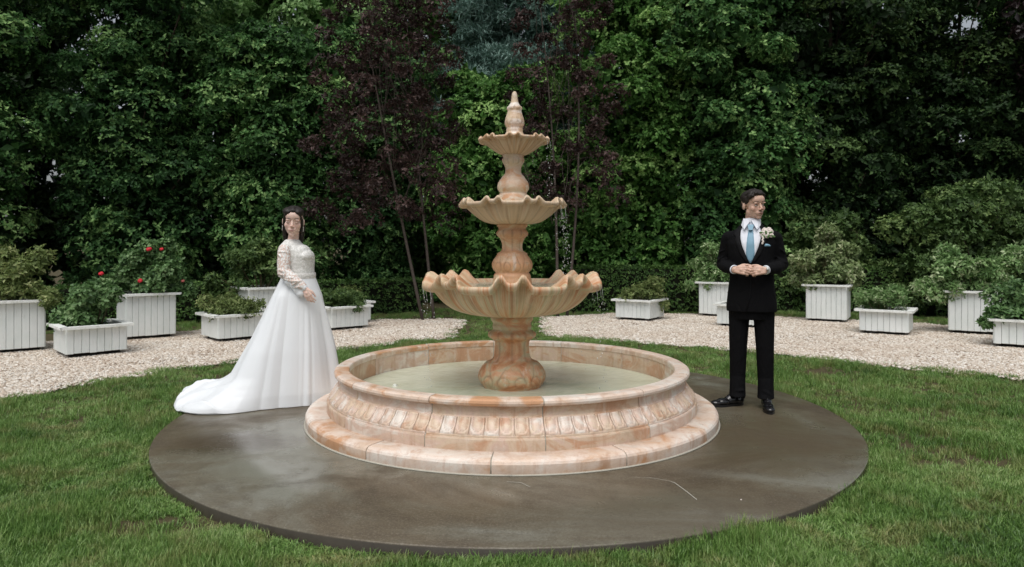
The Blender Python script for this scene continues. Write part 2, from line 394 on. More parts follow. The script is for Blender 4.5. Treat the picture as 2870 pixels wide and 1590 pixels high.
# ------------------------------------------------------------------ scatter (geometry nodes) for grass and gravel
def scatter_group():
    g = bpy.data.node_groups.new('scatter', 'GeometryNodeTree')
    g.interface.new_socket('Geometry', in_out='INPUT', socket_type='NodeSocketGeometry'); g.interface.new_socket('Geometry', in_out='OUTPUT', socket_type='NodeSocketGeometry')
    N = g.nodes; gi = N.new('NodeGroupInput'); go = N.new('NodeGroupOutput')
    def at(name, ty): a = N.new('GeometryNodeInputNamedAttribute'); a.data_type = ty; a.inputs[0].default_value = name; return a.outputs[0]
    sp = N.new('GeometryNodeSeparateGeometry'); sp.domain = 'POINT'
    g.links.new(gi.outputs[0], sp.inputs[0]); g.links.new(at('is_src', 'BOOLEAN'), sp.inputs[1])
    si = N.new('GeometryNodeSplitToInstances'); si.domain = 'POINT'
    g.links.new(sp.outputs[0], si.inputs[0]); g.links.new(at('vid', 'INT'), si.inputs['Group ID'])
    ip = N.new('GeometryNodeInstanceOnPoints'); ip.inputs['Pick Instance'].default_value = True
    g.links.new(sp.outputs[1], ip.inputs['Points']); g.links.new(si.outputs[0], ip.inputs['Instance'])
    g.links.new(at('vid', 'INT'), ip.inputs['Instance Index']); g.links.new(at('rot', 'FLOAT_VECTOR'), ip.inputs['Rotation']); g.links.new(at('scl', 'FLOAT_VECTOR'), ip.inputs['Scale'])
    g.links.new(ip.outputs[0], go.inputs[0]); return g
SCAT = scatter_group()
def scatter(name, variants, P, rot, scl, mat, label, cat):
    """variants: list of (V, F, tint); P: points. One mesh holds the source clumps and the points."""
    V, F, vid, src, tint = [], [], [], [], []
    for k, (v, f, t) in enumerate(variants):
        n = len(V); V += list(map(tuple, v)); F += [tuple(i + n for i in q) for q in f]; vid += [k] * len(v); src += [True] * len(v); tint += list(t)
    ns = len(V); V = np.vstack([np.array(V), P]); n = len(P)
    me = bpy.data.meshes.new(name); me.from_pydata(V.tolist(), [], F); me.polygons.foreach_set('use_smooth', [True] * len(F))
    a = me.attributes.new('vid', 'INT', 'POINT'); a.data.foreach_set('value', np.r_[vid, rng.integers(0, len(variants), n)].astype(np.int32))
    a = me.attributes.new('is_src', 'BOOLEAN', 'POINT'); a.data.foreach_set('value', np.r_[src, np.zeros(n, bool)].astype(bool))
    fattr(me, 'tint', np.r_[tint, np.zeros(n)])
    vattr(me, 'rot', np.vstack([np.zeros((ns, 3)), rot])); vattr(me, 'scl', np.vstack([np.ones((ns, 3)), scl]))
    me.materials.append(mat); o = bpy.data.objects.new(name, me); COL.objects.link(o)
    m = o.modifiers.new('scatter', 'NODES'); m.node_group = SCAT
    return tag(o, label, cat, kind='stuff')
def tuft(seed, nb, rad, h, wid):
    r = np.random.default_rng(seed); V, F, T = [], [], []
    for _ in range(nb):
        a = r.uniform(0, 6.283); q = rad * math.sqrt(r.uniform()); x, y = q * math.cos(a), q * math.sin(a)
        b = r.uniform(0, 6.283); hh = h * r.uniform(.5, 1.15); bend = r.uniform(.15, .95) * hh; wv = wid * r.uniform(.7, 1.3)
        dx, dy = math.cos(b), math.sin(b); sx, sy = -dy * wv / 2, dx * wv / 2; n = len(V)
        V += [(x - sx, y - sy, -.01), (x + sx, y + sy, -.01), (x + dx * bend * .35 + sx * .8, y + dy * bend * .35 + sy * .8, hh * .6), (x + dx * bend * .35 - sx * .8, y + dy * bend * .35 - sy * .8, hh * .6), (x + dx * bend, y + dy * bend, hh * r.uniform(.85, 1.0))]
        F += [(n, n + 1, n + 2, n + 3), (n + 3, n + 2, n + 4)]; t = r.uniform(); T += [t] * 5
    return V, F, T
def pebbles(seed, nb, rad, size):
    r = np.random.default_rng(seed); V, F, T = [], [], []
    bm = bmesh.new(); bmesh.ops.create_icosphere(bm, subdivisions=1, radius=1); bm.verts.index_update()
    BV = np.array([v.co[:] for v in bm.verts]); BF = [[v.index for v in f.verts] for f in bm.faces]; bm.free()
    for _ in range(nb):
        a = r.uniform(0, 6.283); q = rad * math.sqrt(r.uniform())
        s = size * r.uniform(.5, 1.3) * np.array([1, r.uniform(.6, 1), r.uniform(.4, .7)])
        e = Euler(r.uniform(-.5, .5, 3) + np.array([0, 0, r.uniform(0, 6)])).to_matrix()
        W = (BV * (1 + r.uniform(-.16, .16, (len(BV), 1)))) * s; W = W @ np.array(e).T + np.array([q * math.cos(a), q * math.sin(a), r.uniform(-.004, .012)])
        n = len(V); V += W.tolist(); F += [tuple(i + n for i in f) for f in BF]; T += [r.uniform()] * len(BV)
    return V, F, T
def lawn_points(n, x0, x1, y0, y1, gap=.0):
    P = np.c_[rng.uniform(x0, x1, n), rng.uniform(y0, y1, n)]
    ok = np.hypot(P[:, 0] - SLAB_C[0], P[:, 1] - SLAB_C[1]) > SLAB_R + .012
    ok &= np.abs(P[:, 0]) < P[:, 1] * .80 + .9
    ok &= ~inside(P, GL) & ~inside(P, GR)
    return P[ok]
near = lawn_points(26000, -4.6, 4.6, 2.6, 5.4); mid = lawn_points(17000, -6.3, 6.3, 5.4, 11); far = lawn_points(8000, -9, 11, 11, 15.5)
P2 = np.vstack([near, mid, far]); n = len(P2)
def vnoise(P, s, seed):
    r = np.random.default_rng(seed); v = np.zeros(len(P))
    for k in range(7):
        a = r.uniform(0, 6.28); f = s * r.uniform(.6, 1.7); v += np.sin((P[:, 0] * math.cos(a) + P[:, 1] * math.sin(a)) * f + r.uniform(0, 6.28))
    return v / 7
hv = np.clip(1 + .95 * vnoise(P2, 7.5, 3) + .5 * vnoise(P2, 1.6, 5), .4, 1.8)
bare = (vnoise(P2, 2.6, 11) > .47) & (rng.uniform(size=n) < .8)
edge = np.hypot(P2[:, 0] - SLAB_C[0], P2[:, 1] - SLAB_C[1]) - SLAB_R
lo = np.clip((.9 - P2[:, 0]) / 1.6, 0, 1) * np.clip((5.2 - P2[:, 1]) / .8, 0, 1)          # worn low turf round the near left edge of the slab
hv *= (1 - lo) * np.where(edge < .14, 1.4, 1) + lo * np.clip(.5 + edge / .5 + .6 * vnoise(P2, 9, 21), .35, 1.2)
for bx, by, rx, ry in ((2.95, 4.45, .55, .16), (2.95, 3.35, .30, .12), (3.4, 7.7, .5, .22), (2.75, 3.75, .25, .12), (-1.75, 3.45, .35, .15)):   # worn patches
    bare |= (np.hypot((P2[:, 0] - bx) / rx, (P2[:, 1] - by) / ry) + .3 * vnoise(P2, 14, 33) < 1) & (rng.uniform(size=n) < .82)
keep = ~bare; P2, hv = P2[keep], hv[keep]; n = len(P2)
rot = np.c_[rng.normal(0, .16, n), rng.normal(0, .16, n), rng.uniform(0, 6.28, n)]
sc = rng.uniform(.8, 1.2, n); scl = np.c_[sc, sc, sc * hv]
scatter('lawn_grass', [tuft(k, 38, .05, .047, .0036) for k in range(5)], np.c_[P2, np.full(n, LAWN - .008)], rot, scl, M['grass'], 'short green lawn grass growing round the concrete disc', 'grass')
def gravel(name, poly, label):
    Q = np.c_[rng.uniform(-8.4, 10, 9000), rng.uniform(5, 14.4, 9000)]; Q = Q[inside(Q, poly) & (np.abs(Q[:, 0]) < Q[:, 1] * .82 + .8)]; n = len(Q)
    s = rng.uniform(.85, 1.2, n)
    scatter(name, [pebbles(k + 40, 110, .2, .019) for k in range(4)], np.c_[Q, np.full(n, LAWN + .002)], np.c_[np.zeros(n), np.zeros(n), rng.uniform(0, 6.28, n)], np.c_[s, s, s], M['pebble'], label, 'gravel')
gravel('gravel_stones', GL, 'cream and tan gravel under the rose bush planters')
gravel('gravel_stones', GR, 'cream and tan gravel under the planters with variegated plants')

# ------------------------------------------------------------------ fountain
ft = empty('fountain', (*FC, 0), 0, 'three tiered onyx fountain with scalloped bowls over a round carved basin', 'fountain')
J = R_(8.1); GAP = .0026
def ring_part(name, prof, mat, ang0, n=12, seg=10, extra=None):
    h = math.pi / n
    V, F = lathe_arc(prof, -h + GAP, h - GAP, seg); me = mesh(name, V, F, False); me.materials.append(mat)
    fattr(me, 'stain', extra(np.array(V)) if extra else np.zeros(len(V)))
    return [link(name, me, None, ft, rot=(0, 0, ang0 + h + 2 * h * k)) for k in range(n)]
base_prof = [(1.40, 0), (1.585, 0), (1.585, .062), (1.578, .076), (1.563, .087), (1.54, .091), (1.40, .094)]
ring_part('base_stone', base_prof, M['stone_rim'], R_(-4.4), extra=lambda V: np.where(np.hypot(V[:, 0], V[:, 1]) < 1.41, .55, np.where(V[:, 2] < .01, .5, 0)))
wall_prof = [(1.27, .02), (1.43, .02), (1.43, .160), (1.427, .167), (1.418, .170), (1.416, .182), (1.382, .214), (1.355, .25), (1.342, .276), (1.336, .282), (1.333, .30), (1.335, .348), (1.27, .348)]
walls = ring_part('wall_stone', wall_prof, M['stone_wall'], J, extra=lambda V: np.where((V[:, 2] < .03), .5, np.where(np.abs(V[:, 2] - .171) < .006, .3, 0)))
rim_prof = [(1.265, .346), (1.362, .346), (1.374, .352), (1.378, .366), (1.374, .380), (1.362, .388), (1.345, .391), (1.28, .391), (1.268, .387), (1.264, .378)]
ring_part('coping_stone', rim_prof, M['stone_rim'], J)
V, F = lathe_arc([(1.276, .03), (1.426, .03), (1.426, .157), (1.411, .178), (1.378, .211), (1.351, .248), (1.333, .280), (1.329, .30), (1.331, .347), (1.358, .351), (1.372, .366), (1.358, .384), (1.285, .387), (1.272, .378)], 0, 2 * math.pi, 96)   # grout seen in the joints
V3, F3 = lathe_arc([(1.41, 0.002), (1.581, 0.002), (1.581, .060), (1.560, .083), (1.41, .0895)], 0, 2 * math.pi, 96)
V2, F2 = lathe_arc([(.001, .01), (1.30, .01), (1.30, .05), (.001, .05)], 0, 2 * math.pi, 64)
link('basin_core', MB().add(V, F).add(V2, F2).add(V3, F3).me('basin_core'), M['grout'], ft)
V, F = lathe_arc([(1.57, 0.001), (1.597, 0.001), (1.594, .006), (1.57, .012)], 0, 2 * math.pi, 128)
link('grout_bead', mesh('grout_bead', V, F), M['grout'], ft)
def carved_leaf():
    nu, nv = 21, 13; V, F, S = [], [], []; hw = math.pi / 96 * .97
    band = [(1.418, .184), (1.384, .217), (1.358, .252), (1.345, .277)]
    def P(t):
        x = t * 3; i = min(int(x), 2); f = x - i
        return band[i][0] + (band[i + 1][0] - band[i][0]) * f, band[i][1] + (band[i + 1][1] - band[i][1]) * f
    for j in range(nv):
        t = j / (nv - 1); r, z = P(t)
        for i in range(nu):
            u = -1 + 2 * i / (nu - 1)
            dd = abs(u) if t > .42 else math.hypot(u, (.42 - t) / .40 * .98)
            h = .0085 * math.exp(-((dd - .84) / .11) ** 2) + .0105 * max(0, 1 - (dd / .62) ** 2) ** .5
            if t < .42 and dd > 1: h += .006 * math.exp(-((abs(u) - 1) / .12) ** 2)
            if j in (0, nv - 1): h = -.004
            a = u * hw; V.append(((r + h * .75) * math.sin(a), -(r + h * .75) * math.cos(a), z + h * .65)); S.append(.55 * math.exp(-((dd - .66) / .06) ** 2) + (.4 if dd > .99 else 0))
    for j in range(nv - 1):
        for i in range(nu - 1): F.append((j * nu + i, j * nu + i + 1, (j + 1) * nu + i + 1, (j + 1) * nu + i))
    me = mesh('carved_leaf', V, F); fattr(me, 'stain', S); me.materials.append(M['stone_leaf']); return me
cl = carved_leaf()
for wst in walls:
    for q in range(8): link('carved_leaf', cl, None, wst, rot=(0, 0, R_(-15 + 3.75 * (q + .5))))

def bowl(name, R, zr, crest, prof, phase, mat, x=0):
    """prof: underside (r, z) from the neck up to just below the rim"""
    nth = 256; pr = np.array(prof); r0 = pr[0, 0]
    ts = np.linspace(0, 1, 15); idx = np.linspace(0, len(pr) - 1, 15)
    ro = np.interp(idx, range(len(pr)), pr[:, 0]); zo = np.interp(idx, range(len(pr)), pr[:, 1])
    # smooth the sampled profile
    for _ in range(2): ro[1:-1] = (ro[:-2] + 2 * ro[1:-1] + ro[2:]) / 4; zo[1:-1] = (zo[:-2] + 2 * zo[1:-1] + zo[2:]) / 4
    P = [(a, b, (t ** 1.3), 1, t) for a, b, t in zip(ro, zo, ts)]
    q = R / .72
    P += [(R * .90, zr - .056 * q, 1, 1, 1.0), (R * .945, zr - .058 * q, 1, .5, 1.02), (R * .982, zr - .047 * q, 1, 0, 1.04), (R, zr - .026 * q, 1, 0, 1.06), (R * .997, zr - .006 * q, 1, 0, 1.08), (R * .978, zr + .004 * q, 1, 0, 1.1), (R * .94, zr - .001 * q, 1, 0, 1.15)]
    for t in (.9, .75, .6, .45, .3, .12): P.append((R * .93 * t + .0, zr - .012 - (zr - zo[0] - .03) * (1 - t) ** .9 * .75, t ** .75, 0, 1.15 + (1 - t)))
    V, F, S, UV = [], [], [], []
    for j, (r, z, wt, outer, sv) in enumerate(P):
        for i in range(nth):
            a = 2 * math.pi * i / nth; f = (a - phase + math.pi / 8) % (math.pi / 4) - math.pi / 8; fd = math.degrees(abs(f))
            c = math.exp(-(abs(fd - 7.0) / 3.7) ** 2.8) + (.36 * math.exp(-(fd / 3.2) ** 2))
            pet = .25 * math.cos((fd - 22.5) / 14 * 3.14159) if fd > 12 else 0
            fl = math.cos(a * 64) * .0035 * (R / .7) * wt * (1 if outer else .8)
            groove = math.exp(-((fd - 14) / 1.6) ** 2) + .8 * math.exp(-(fd / 1.5) ** 2)
            rr = r * (1 - .055 * c * wt + .018 * pet * wt) + fl - (.010 * R / .7 * groove * min(1, wt * 2 + .15) if outer else 0)
            zz = z + crest * c * wt ** 2.2
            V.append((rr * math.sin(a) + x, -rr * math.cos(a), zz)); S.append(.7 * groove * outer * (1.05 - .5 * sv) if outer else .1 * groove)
            UV.append((math.sin(a) * 5.5 * (R / .7) ** .5 + math.sin(a * 8 + phase) * .3, math.cos(a) * 5.5 * (R / .7) ** .5, sv * .28))
    n = len(P)
    for j in range(n - 1):
        for i in range(nth): F.append((j * nth + i, j * nth + (i + 1) % nth, (j + 1) * nth + (i + 1) % nth, (j + 1) * nth + i))
    F.append(tuple(range(nth - 1, -1, -1))); F.append(tuple((n - 1) * nth + i for i in range(nth)))
    me = mesh(name, V, F); fattr(me, 'stain', np.clip(S, 0, 1)); vattr(me, 'suv', UV); return link(name, me, mat, ft)
bowl('lower_bowl', .72, 1.028, .085, [(.165, .764), (.26, .770), (.344, .782), (.42, .80), (.475, .822), (.528, .857), (.565, .890), (.592, .920), (.612, .946), (.626, .966)], 0, M['stone_bowl'])
bowl('middle_bowl', .43, 1.655, .042, [(.10, 1.490), (.165, 1.495), (.215, 1.506), (.258, 1.527), (.302, 1.562), (.336, 1.592), (.356, 1.612), (.368, 1.622)], math.pi / 8, M['stone_upper'], .006)
bowl('upper_bowl', .291, 2.165, .026, [(.08, 2.042), (.12, 2.055), (.155, 2.075), (.19, 2.10), (.218, 2.122), (.238, 2.136), (.246, 2.142)], 0, M['stone_upper'], .016)

def pedestal(name, prof, mat, x=0, leafy=None, nth=184):
    """prof: (r, z) bottom to top; leafy: list of (z0, z1, count, depth) zones of carved relief"""
    pr = np.array(prof, float); P = []
    for (a, b), (c, e) in zip(pr, pr[1:]):
        k = max(1, int(abs(e - b) / .008))
        for q in range(k): P.append((a + (c - a) * q / k, b + (e - b) * q / k))
    P.append(tuple(pr[-1])); P = np.array(P)
    rs = P[:, 0].copy()
    for _ in range(1): rs[1:-1] = (rs[:-2] + 2 * rs[1:-1] + rs[2:]) / 4
    V, F, S = [], [], []
    for j, (r, z) in enumerate(zip(rs, P[:, 1])):
        for i in range(nth):
            a = 2 * math.pi * i / nth; dd = 0; st = 0
            for z0, z1, cnt, dep, kind in (leafy or []):
                if z0 <= z <= z1:
                    t = (z - z0) / (z1 - z0); f = ((a * cnt / (2 * math.pi)) % 1) * 2 - 1; env = math.sin(math.pi * min(1, max(0, t))) ** .5
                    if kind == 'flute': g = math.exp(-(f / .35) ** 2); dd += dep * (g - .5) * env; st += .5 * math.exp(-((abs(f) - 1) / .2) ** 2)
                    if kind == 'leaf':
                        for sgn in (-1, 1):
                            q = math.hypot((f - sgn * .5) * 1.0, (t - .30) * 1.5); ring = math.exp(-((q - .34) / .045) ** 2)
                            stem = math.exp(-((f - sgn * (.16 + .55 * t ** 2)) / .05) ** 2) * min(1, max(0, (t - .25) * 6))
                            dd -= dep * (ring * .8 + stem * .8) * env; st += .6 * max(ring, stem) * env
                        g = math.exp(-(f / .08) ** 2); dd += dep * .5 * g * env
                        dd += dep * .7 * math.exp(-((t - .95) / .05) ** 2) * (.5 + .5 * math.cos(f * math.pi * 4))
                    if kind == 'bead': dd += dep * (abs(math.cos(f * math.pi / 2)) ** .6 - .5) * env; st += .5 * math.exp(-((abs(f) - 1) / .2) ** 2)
            V.append(((r + dd) * math.sin(a) + x, -(r + dd) * math.cos(a), z)); S.append(st)
    n = len(P)
    for j in range(n - 1):
        for i in range(nth): F.append((j * nth + i, j * nth + (i + 1) % nth, (j + 1) * nth + (i + 1) % nth, (j + 1) * nth + i))
    F.append(tuple(range(nth - 1, -1, -1))); F.append(tuple((n - 1) * nth + i for i in range(nth)))
    S = np.array(S); zz = np.array([v[2] for v in V])
    me = mesh(name, V, F); fattr(me, 'stain', np.clip(S, 0, 1))
    UV = [(v[0] * 6, v[1] * 6, v[2] * 1.2) for v in V]; vattr(me, 'suv', UV); return link(name, me, mat, ft)
pedestal('lower_pedestal', [(.30, .03), (.30, .185), (.285, .197), (.235, .20), (.225, .205), (.245, .225), (.262, .255), (.268, .285), (.262, .32), (.245, .355), (.215, .388), (.21, .398), (.175, .405), (.155, .425), (.144, .46), (.14, .52), (.141, .57), (.165, .583), (.185, .60), (.188, .622), (.176, .642), (.151, .652), (.149, .668), (.158, .678), (.158, .692), (.149, .70), (.150, .715), (.168, .728), (.170, .75), (.164, .772)],
         M['stone_ped'], 0, [(.215, .398, 6, .007, 'leaf'), (.41, .57, 8, .009, 'flute'), (.585, .65, 10, .012, 'bead')])
pedestal('middle_pedestal', [(.158, .99), (.158, 1.045), (.150, 1.055), (.148, 1.085), (.143, 1.10), (.13, 1.103), (.132, 1.112), (.150, 1.13), (.160, 1.16), (.158, 1.19), (.140, 1.222), (.118, 1.25), (.115, 1.268), (.09, 1.275), (.083, 1.30), (.084, 1.34), (.10, 1.385), (.122, 1.405), (.124, 1.43), (.116, 1.445), (.108, 1.45), (.110, 1.47), (.122, 1.475), (.126, 1.495)],
         M['stone_mid'], .002, [(1.11, 1.268, 6, .006, 'leaf'), (1.28, 1.38, 8, .004, 'flute'), (1.39, 1.445, 10, .008, 'bead')])
pedestal('upper_pedestal', [(.13, 1.62), (.13, 1.685), (.125, 1.70), (.112, 1.735), (.10, 1.742), (.112, 1.75), (.127, 1.775), (.128, 1.80), (.118, 1.83), (.095, 1.862), (.092, 1.875), (.072, 1.885), (.063, 1.91), (.063, 1.945), (.076, 1.975), (.088, 1.99), (.090, 2.012), (.082, 2.02), (.080, 2.032), (.088, 2.036), (.09, 2.046)],
         M['stone_pale'], .010, [(1.975, 2.018, 12, .006, 'bead')], 96)
pedestal('finial', [(.09, 2.13), (.088, 2.19), (.07, 2.222), (.062, 2.232), (.068, 2.238), (.068, 2.252), (.06, 2.257), (.064, 2.268), (.077, 2.285), (.080, 2.305), (.074, 2.335), (.062, 2.37), (.054, 2.40), (.058, 2.42), (.05, 2.437), (.034, 2.455), (.026, 2.49), (.024, 2.515), (.021, 2.535), (.010, 2.553)],
         M['stone_pale'], .020, [(2.26, 2.345, 5, .003, 'leaf'), (2.40, 2.437, 6, .012, 'bead')], 72)
def disc(name, r, z, mat, parent, rings=12, n=96, x=0, y=0):
    V = [(x, y, z)]; F = []
    for i in range(1, rings + 1):
        for k in range(n): V.append((x + r * i / rings * math.cos(2 * math.pi * k / n), y + r * i / rings * math.sin(2 * math.pi * k / n), z))
    for k in range(n): F.append((0, 1 + k, 1 + (k + 1) % n))
    for i in range(rings - 1):
        for k in range(n): F.append((1 + i * n + k, 1 + (i + 1) * n + k, 1 + (i + 1) * n + (k + 1) % n, 1 + i * n + (k + 1) % n))
    return link(name, mesh(name, V, F), mat, parent)
tag(disc('basin_water', 1.268, .205, M['water'], None, x=FC[0], y=FC[1]), kind='structure')
tag(disc('bowl_water', .56, 1.004, M['water'], None, x=FC[0], y=FC[1]), kind='structure')
tag(disc('bowl_water', .34, 1.648, M['water'], None, x=FC[0] + .006, y=FC[1]), kind='structure')
# falling drops
dm = MB(); rd = random.Random(5)
def fall(x, y, z0, z1, vx, n, ribbon=.06):
    g = 9.81; T = math.sqrt(2 * (z0 - z1) / g)
    pts = [(x + vx * t, y, z0 - .5 * g * t * t) for t in np.linspace(0, T * .38, 6)]
    dm.tube(pts, [.0022, .0019, .0016, .0013, .001, .0006], 5)
    for _ in range(n):
        t = T * rd.uniform(.3, 1); r = rd.uniform(.0012, .0032)
        dm.ell((x + vx * t + rd.gauss(0, .014), y + rd.gauss(0, .014), z0 - .5 * g * t * t), (r, r, r * rd.uniform(1.2, 2.6)), None, 6, 4)
Y0 = FC[1]
for a in (R_(62), R_(75), R_(97), R_(112), R_(125)):
    for rr, z0, z1, nn in ((.425, 1.63, 1.03, 34), (.715, 1.0, .21, 16)): fall(rr * math.sin(a), Y0 - rr * math.cos(a), z0, z1, .10 * math.sin(a), nn)
for a in (R_(64), R_(80)): fall(.29 * math.sin(a) + .012, Y0 - .29 * math.cos(a), 2.15, 1.66, .05, 18)
fall(.17, Y0 + .12, 2.05, 1.66, .02, 12)
for a in (R_(-60), R_(-68), R_(-76), R_(-85)): fall(.715 * math.sin(a), Y0 - .715 * math.cos(a), 1.0, .21, .12, 18)
tag(dm.build('falling_water', M['drop']), 'thin streams and drops of water falling from the fountain bowls', 'water', kind='stuff')
sp = empty('water_jet', (-.93, 5.62, .0), 0, 'small pale water nozzle poking up in the basin', 'nozzle')
M['plastic'] = plain('pale_plastic', (.62, .64, .58), .4, .5)
MB().tube([(0, 0, .05), (0, 0, .212)], .02, 12).build('pipe', M['plastic'], sp); MB().tube([(0, 0, .206), (0, 0, .212), (.003, 0, .220), (.004, 0, .224)], [.020, .020, .013, .004], 12).build('nozzle_cap', M['plastic'], sp)

# ------------------------------------------------------------------ planters
PW, BN = .66, 8
def board_mesh(h):
    m = MB().box((0, 0, h / 2), (PW / BN - .0035, .018, h), None, .0045); me = m.me('board', False); me.materials.append(M['paint']); return me
BOARD = {False: board_mesh(.30), True: board_mesh(.585)}
def rail_mesh():
    L = PW + .11; V = [(-L / 2, -.075, 0), (L / 2, -.075, 0), (L / 2 - .095, .02, 0), (-L / 2 + .095, .02, 0)]; V += [(x, y, .032) for x, y, z in V]
    me = mesh('rail', V, [(3, 2, 1, 0), (4, 5, 6, 7), (0, 1, 5, 4), (1, 2, 6, 5), (2, 3, 7, 6), (3, 0, 4, 7)], False); me.materials.append(M['paint_lip']); return me
RAIL = rail_mesh()
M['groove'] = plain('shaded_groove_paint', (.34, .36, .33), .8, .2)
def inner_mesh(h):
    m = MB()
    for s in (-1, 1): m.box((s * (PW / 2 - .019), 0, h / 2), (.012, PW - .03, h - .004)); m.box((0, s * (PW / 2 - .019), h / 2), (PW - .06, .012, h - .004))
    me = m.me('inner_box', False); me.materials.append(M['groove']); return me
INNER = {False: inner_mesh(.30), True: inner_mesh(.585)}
def planter(x, y, tall, label, rz=None, sx=1.0):
    if rz is None: rz = R_(41 + random.uniform(-3, 3)) if x < 0 else R_(-33 + random.uniform(-3, 3))
    h = .585 if tall else .30
    o = empty('planter', (x, y, LAWN), rz, label, 'planter', 'white planter boxes on the gravel'); o.scale = (sx, 1, 1)
    z0 = .062
    for q in range(4):
        a = q * math.pi / 2
        for k in range(BN):
            u = (k - (BN - 1) / 2) * PW / BN; off = -(PW / 2)
            link('board', BOARD[tall], None, o, (u * math.cos(a) - off * math.sin(a), u * math.sin(a) + off * math.cos(a), z0 + random.uniform(-.003, .003)), (0, 0, a))
        link('rail', RAIL, None, o, (PW / 2 * math.sin(a), -PW / 2 * math.cos(a), z0 + h + .001), (0, 0, a))
    link('inner_box', INNER[tall], None, o, (0, 0, z0))
    for s in (-1, 1): MB().box((0, s * .20, .03), (PW * .84, .10, .064)).build('skid', M['skid'], o, False)
    bm = bmesh.new(); bmesh.ops.create_grid(bm, x_segments=10, y_segments=10, size=PW / 2 - .02)
    for v in bm.verts: v.co.z = random.uniform(-.012, .012)
    me = bpy.data.meshes.new('soil'); bm.to_mesh(me); bm.free(); link('soil', me, M['soil'], o, (0, 0, z0 + h - .05))
    return o
planter(-6.55, 9.25, True, 'tall white planter with a leggy pale green shrub, beside the low box showing soil')
planter(-5.36, 8.98, False, 'low white planter showing soil, green foliage spilling from one end')
planter(-5.50, 10.62, True, 'tall white planter holding the bush with red roses')
planter(-4.10, 10.42, False, 'low white planter of yellow green mounded plant behind the long white dress', sx=1.05)
planter(-4.30, 12.15, True, 'tall white planter of mid green shrub half hidden by the dress')
planter(-2.86, 11.75, False, 'low white planter of mounded greenery beside the low clipped hedge')
planter(-2.98, 12.6, False, 'low white planter tucked right behind the mounded greenery box')
planter(2.38, 13.15, False, 'low white planter of feathery yellow green plant near the sparser purple tree')
planter(4.10, 13.85, True, 'tall white planter of bushy variegated shrub just behind the groom')
planter(3.95, 12.10, False, 'low white planter mostly hidden behind the groom in black')
planter(5.80, 12.95, True, 'tall white planter carrying the tallest variegated shrub')
planter(5.88, 11.10, False, 'low white planter of pale wispy greenery before the tallest variegated shrub')
planter(7.28, 11.15, True, 'tall white planter holding the wide arching variegated shrub')
planter(6.96, 9.62, False, 'low white planter of dark green foliage in front of the arching shrub')

# ------------------------------------------------------------------ foliage
def unit(a): return a / np.maximum(np.linalg.norm(a, axis=1, keepdims=True), 1e-9)
def leaf_mesh(name, pos, dr, nor, L, W, tint, mat):
    n = len(pos); dr = unit(dr); side = unit(np.cross(nor, dr)); nor = np.cross(dr, side)
    L = L[:, None]; W = W[:, None]
    V = np.empty((n, 4, 3), np.float32)
    V[:, 0] = pos; V[:, 2] = pos + dr * L - nor * L * .12
    V[:, 1] = pos + dr * L * .48 + side * W * .5 + nor * W * .18; V[:, 3] = pos + dr * L * .48 - side * W * .5 + nor * W * .18
    me = bpy.data.meshes.new(name); me.vertices.add(n * 4); me.vertices.foreach_set('co', V.ravel())
    b = np.arange(n)[:, None] * 4; idx = np.concatenate([b, b + 1, b + 2, b, b + 2, b + 3], 1).ravel().astype(np.int32)
    me.loops.add(n * 6); me.loops.foreach_set('vertex_index', idx)
    me.polygons.add(n * 2); me.polygons.foreach_set('loop_start', np.arange(0, n * 6, 3, dtype=np.int32)); me.polygons.foreach_set('loop_total', np.full(n * 2, 3, np.int32))
    me.update(calc_edges=True); fattr(me, 'tint', np.repeat(tint, 4)); me.materials.append(mat); return me
def rosettes(C, A, k, L, W, spread=(.9, 1.35), tv=None):
    """k leaves round each axis A at each centre C"""
    n = len(C); A = unit(A); t = unit(np.cross(A, rng.normal(size=(n, 3)))); b = np.cross(A, t)
    C, A, t, b = (np.repeat(q, k, 0) for q in (C, A, t, b)); m = n * k
    ph = np.tile(np.arange(k) * 2 * math.pi / k, n) + rng.normal(0, .35, m); sp = rng.uniform(*spread, m)
    rad = t * np.cos(ph)[:, None] + b * np.sin(ph)[:, None]
    dr = A * np.cos(sp)[:, None] + rad * np.sin(sp)[:, None] + rng.normal(0, .12, (m, 3)); nor = A * np.sin(sp)[:, None] - rad * np.cos(sp)[:, None] + rng.normal(0, .2, (m, 3))
    LL = L * rng.uniform(.65, 1.2, m); WW = W * rng.uniform(.75, 1.2, m)
    base = np.repeat(rng.beta(2, 2.6, n) if tv is None else tv, k)
    return C + rng.normal(0, L * .18, (m, 3)), dr, nor, LL, WW, np.clip(base + rng.normal(0, .12, m), 0, 1)
def lump_clusters(lumps, per, droop=.0, up=.45):
    """lumps (n,6): centre and radii; clusters on each lump's skin, more of them on top"""
    n = len(lumps); c = np.repeat(lumps, per, 0); m = len(c)
    d = unit(rng.normal(size=(m, 3)) + np.array([0, 0, .35])); s = rng.uniform(.45, 1.08, m) ** .6
    return c[:, :3] + d * c[:, 3:] * s[:, None], d + np.array([0, 0, up]) + rng.normal(0, .3, (m, 3))
def limb_tube(mb, p0, p1, r0, r1, bend=.15, n=7, k=7):
    p0, p1 = np.array(p0), np.array(p1); off = rng.normal(0, bend, 3)
    pts = [p0 + (p1 - p0) * t + off * math.sin(t * math.pi) for t in np.linspace(0, 1, n)]
    mb.tube(pts, [r0 + (r1 - r0) * t for t in np.linspace(0, 1, n)], k); return pts
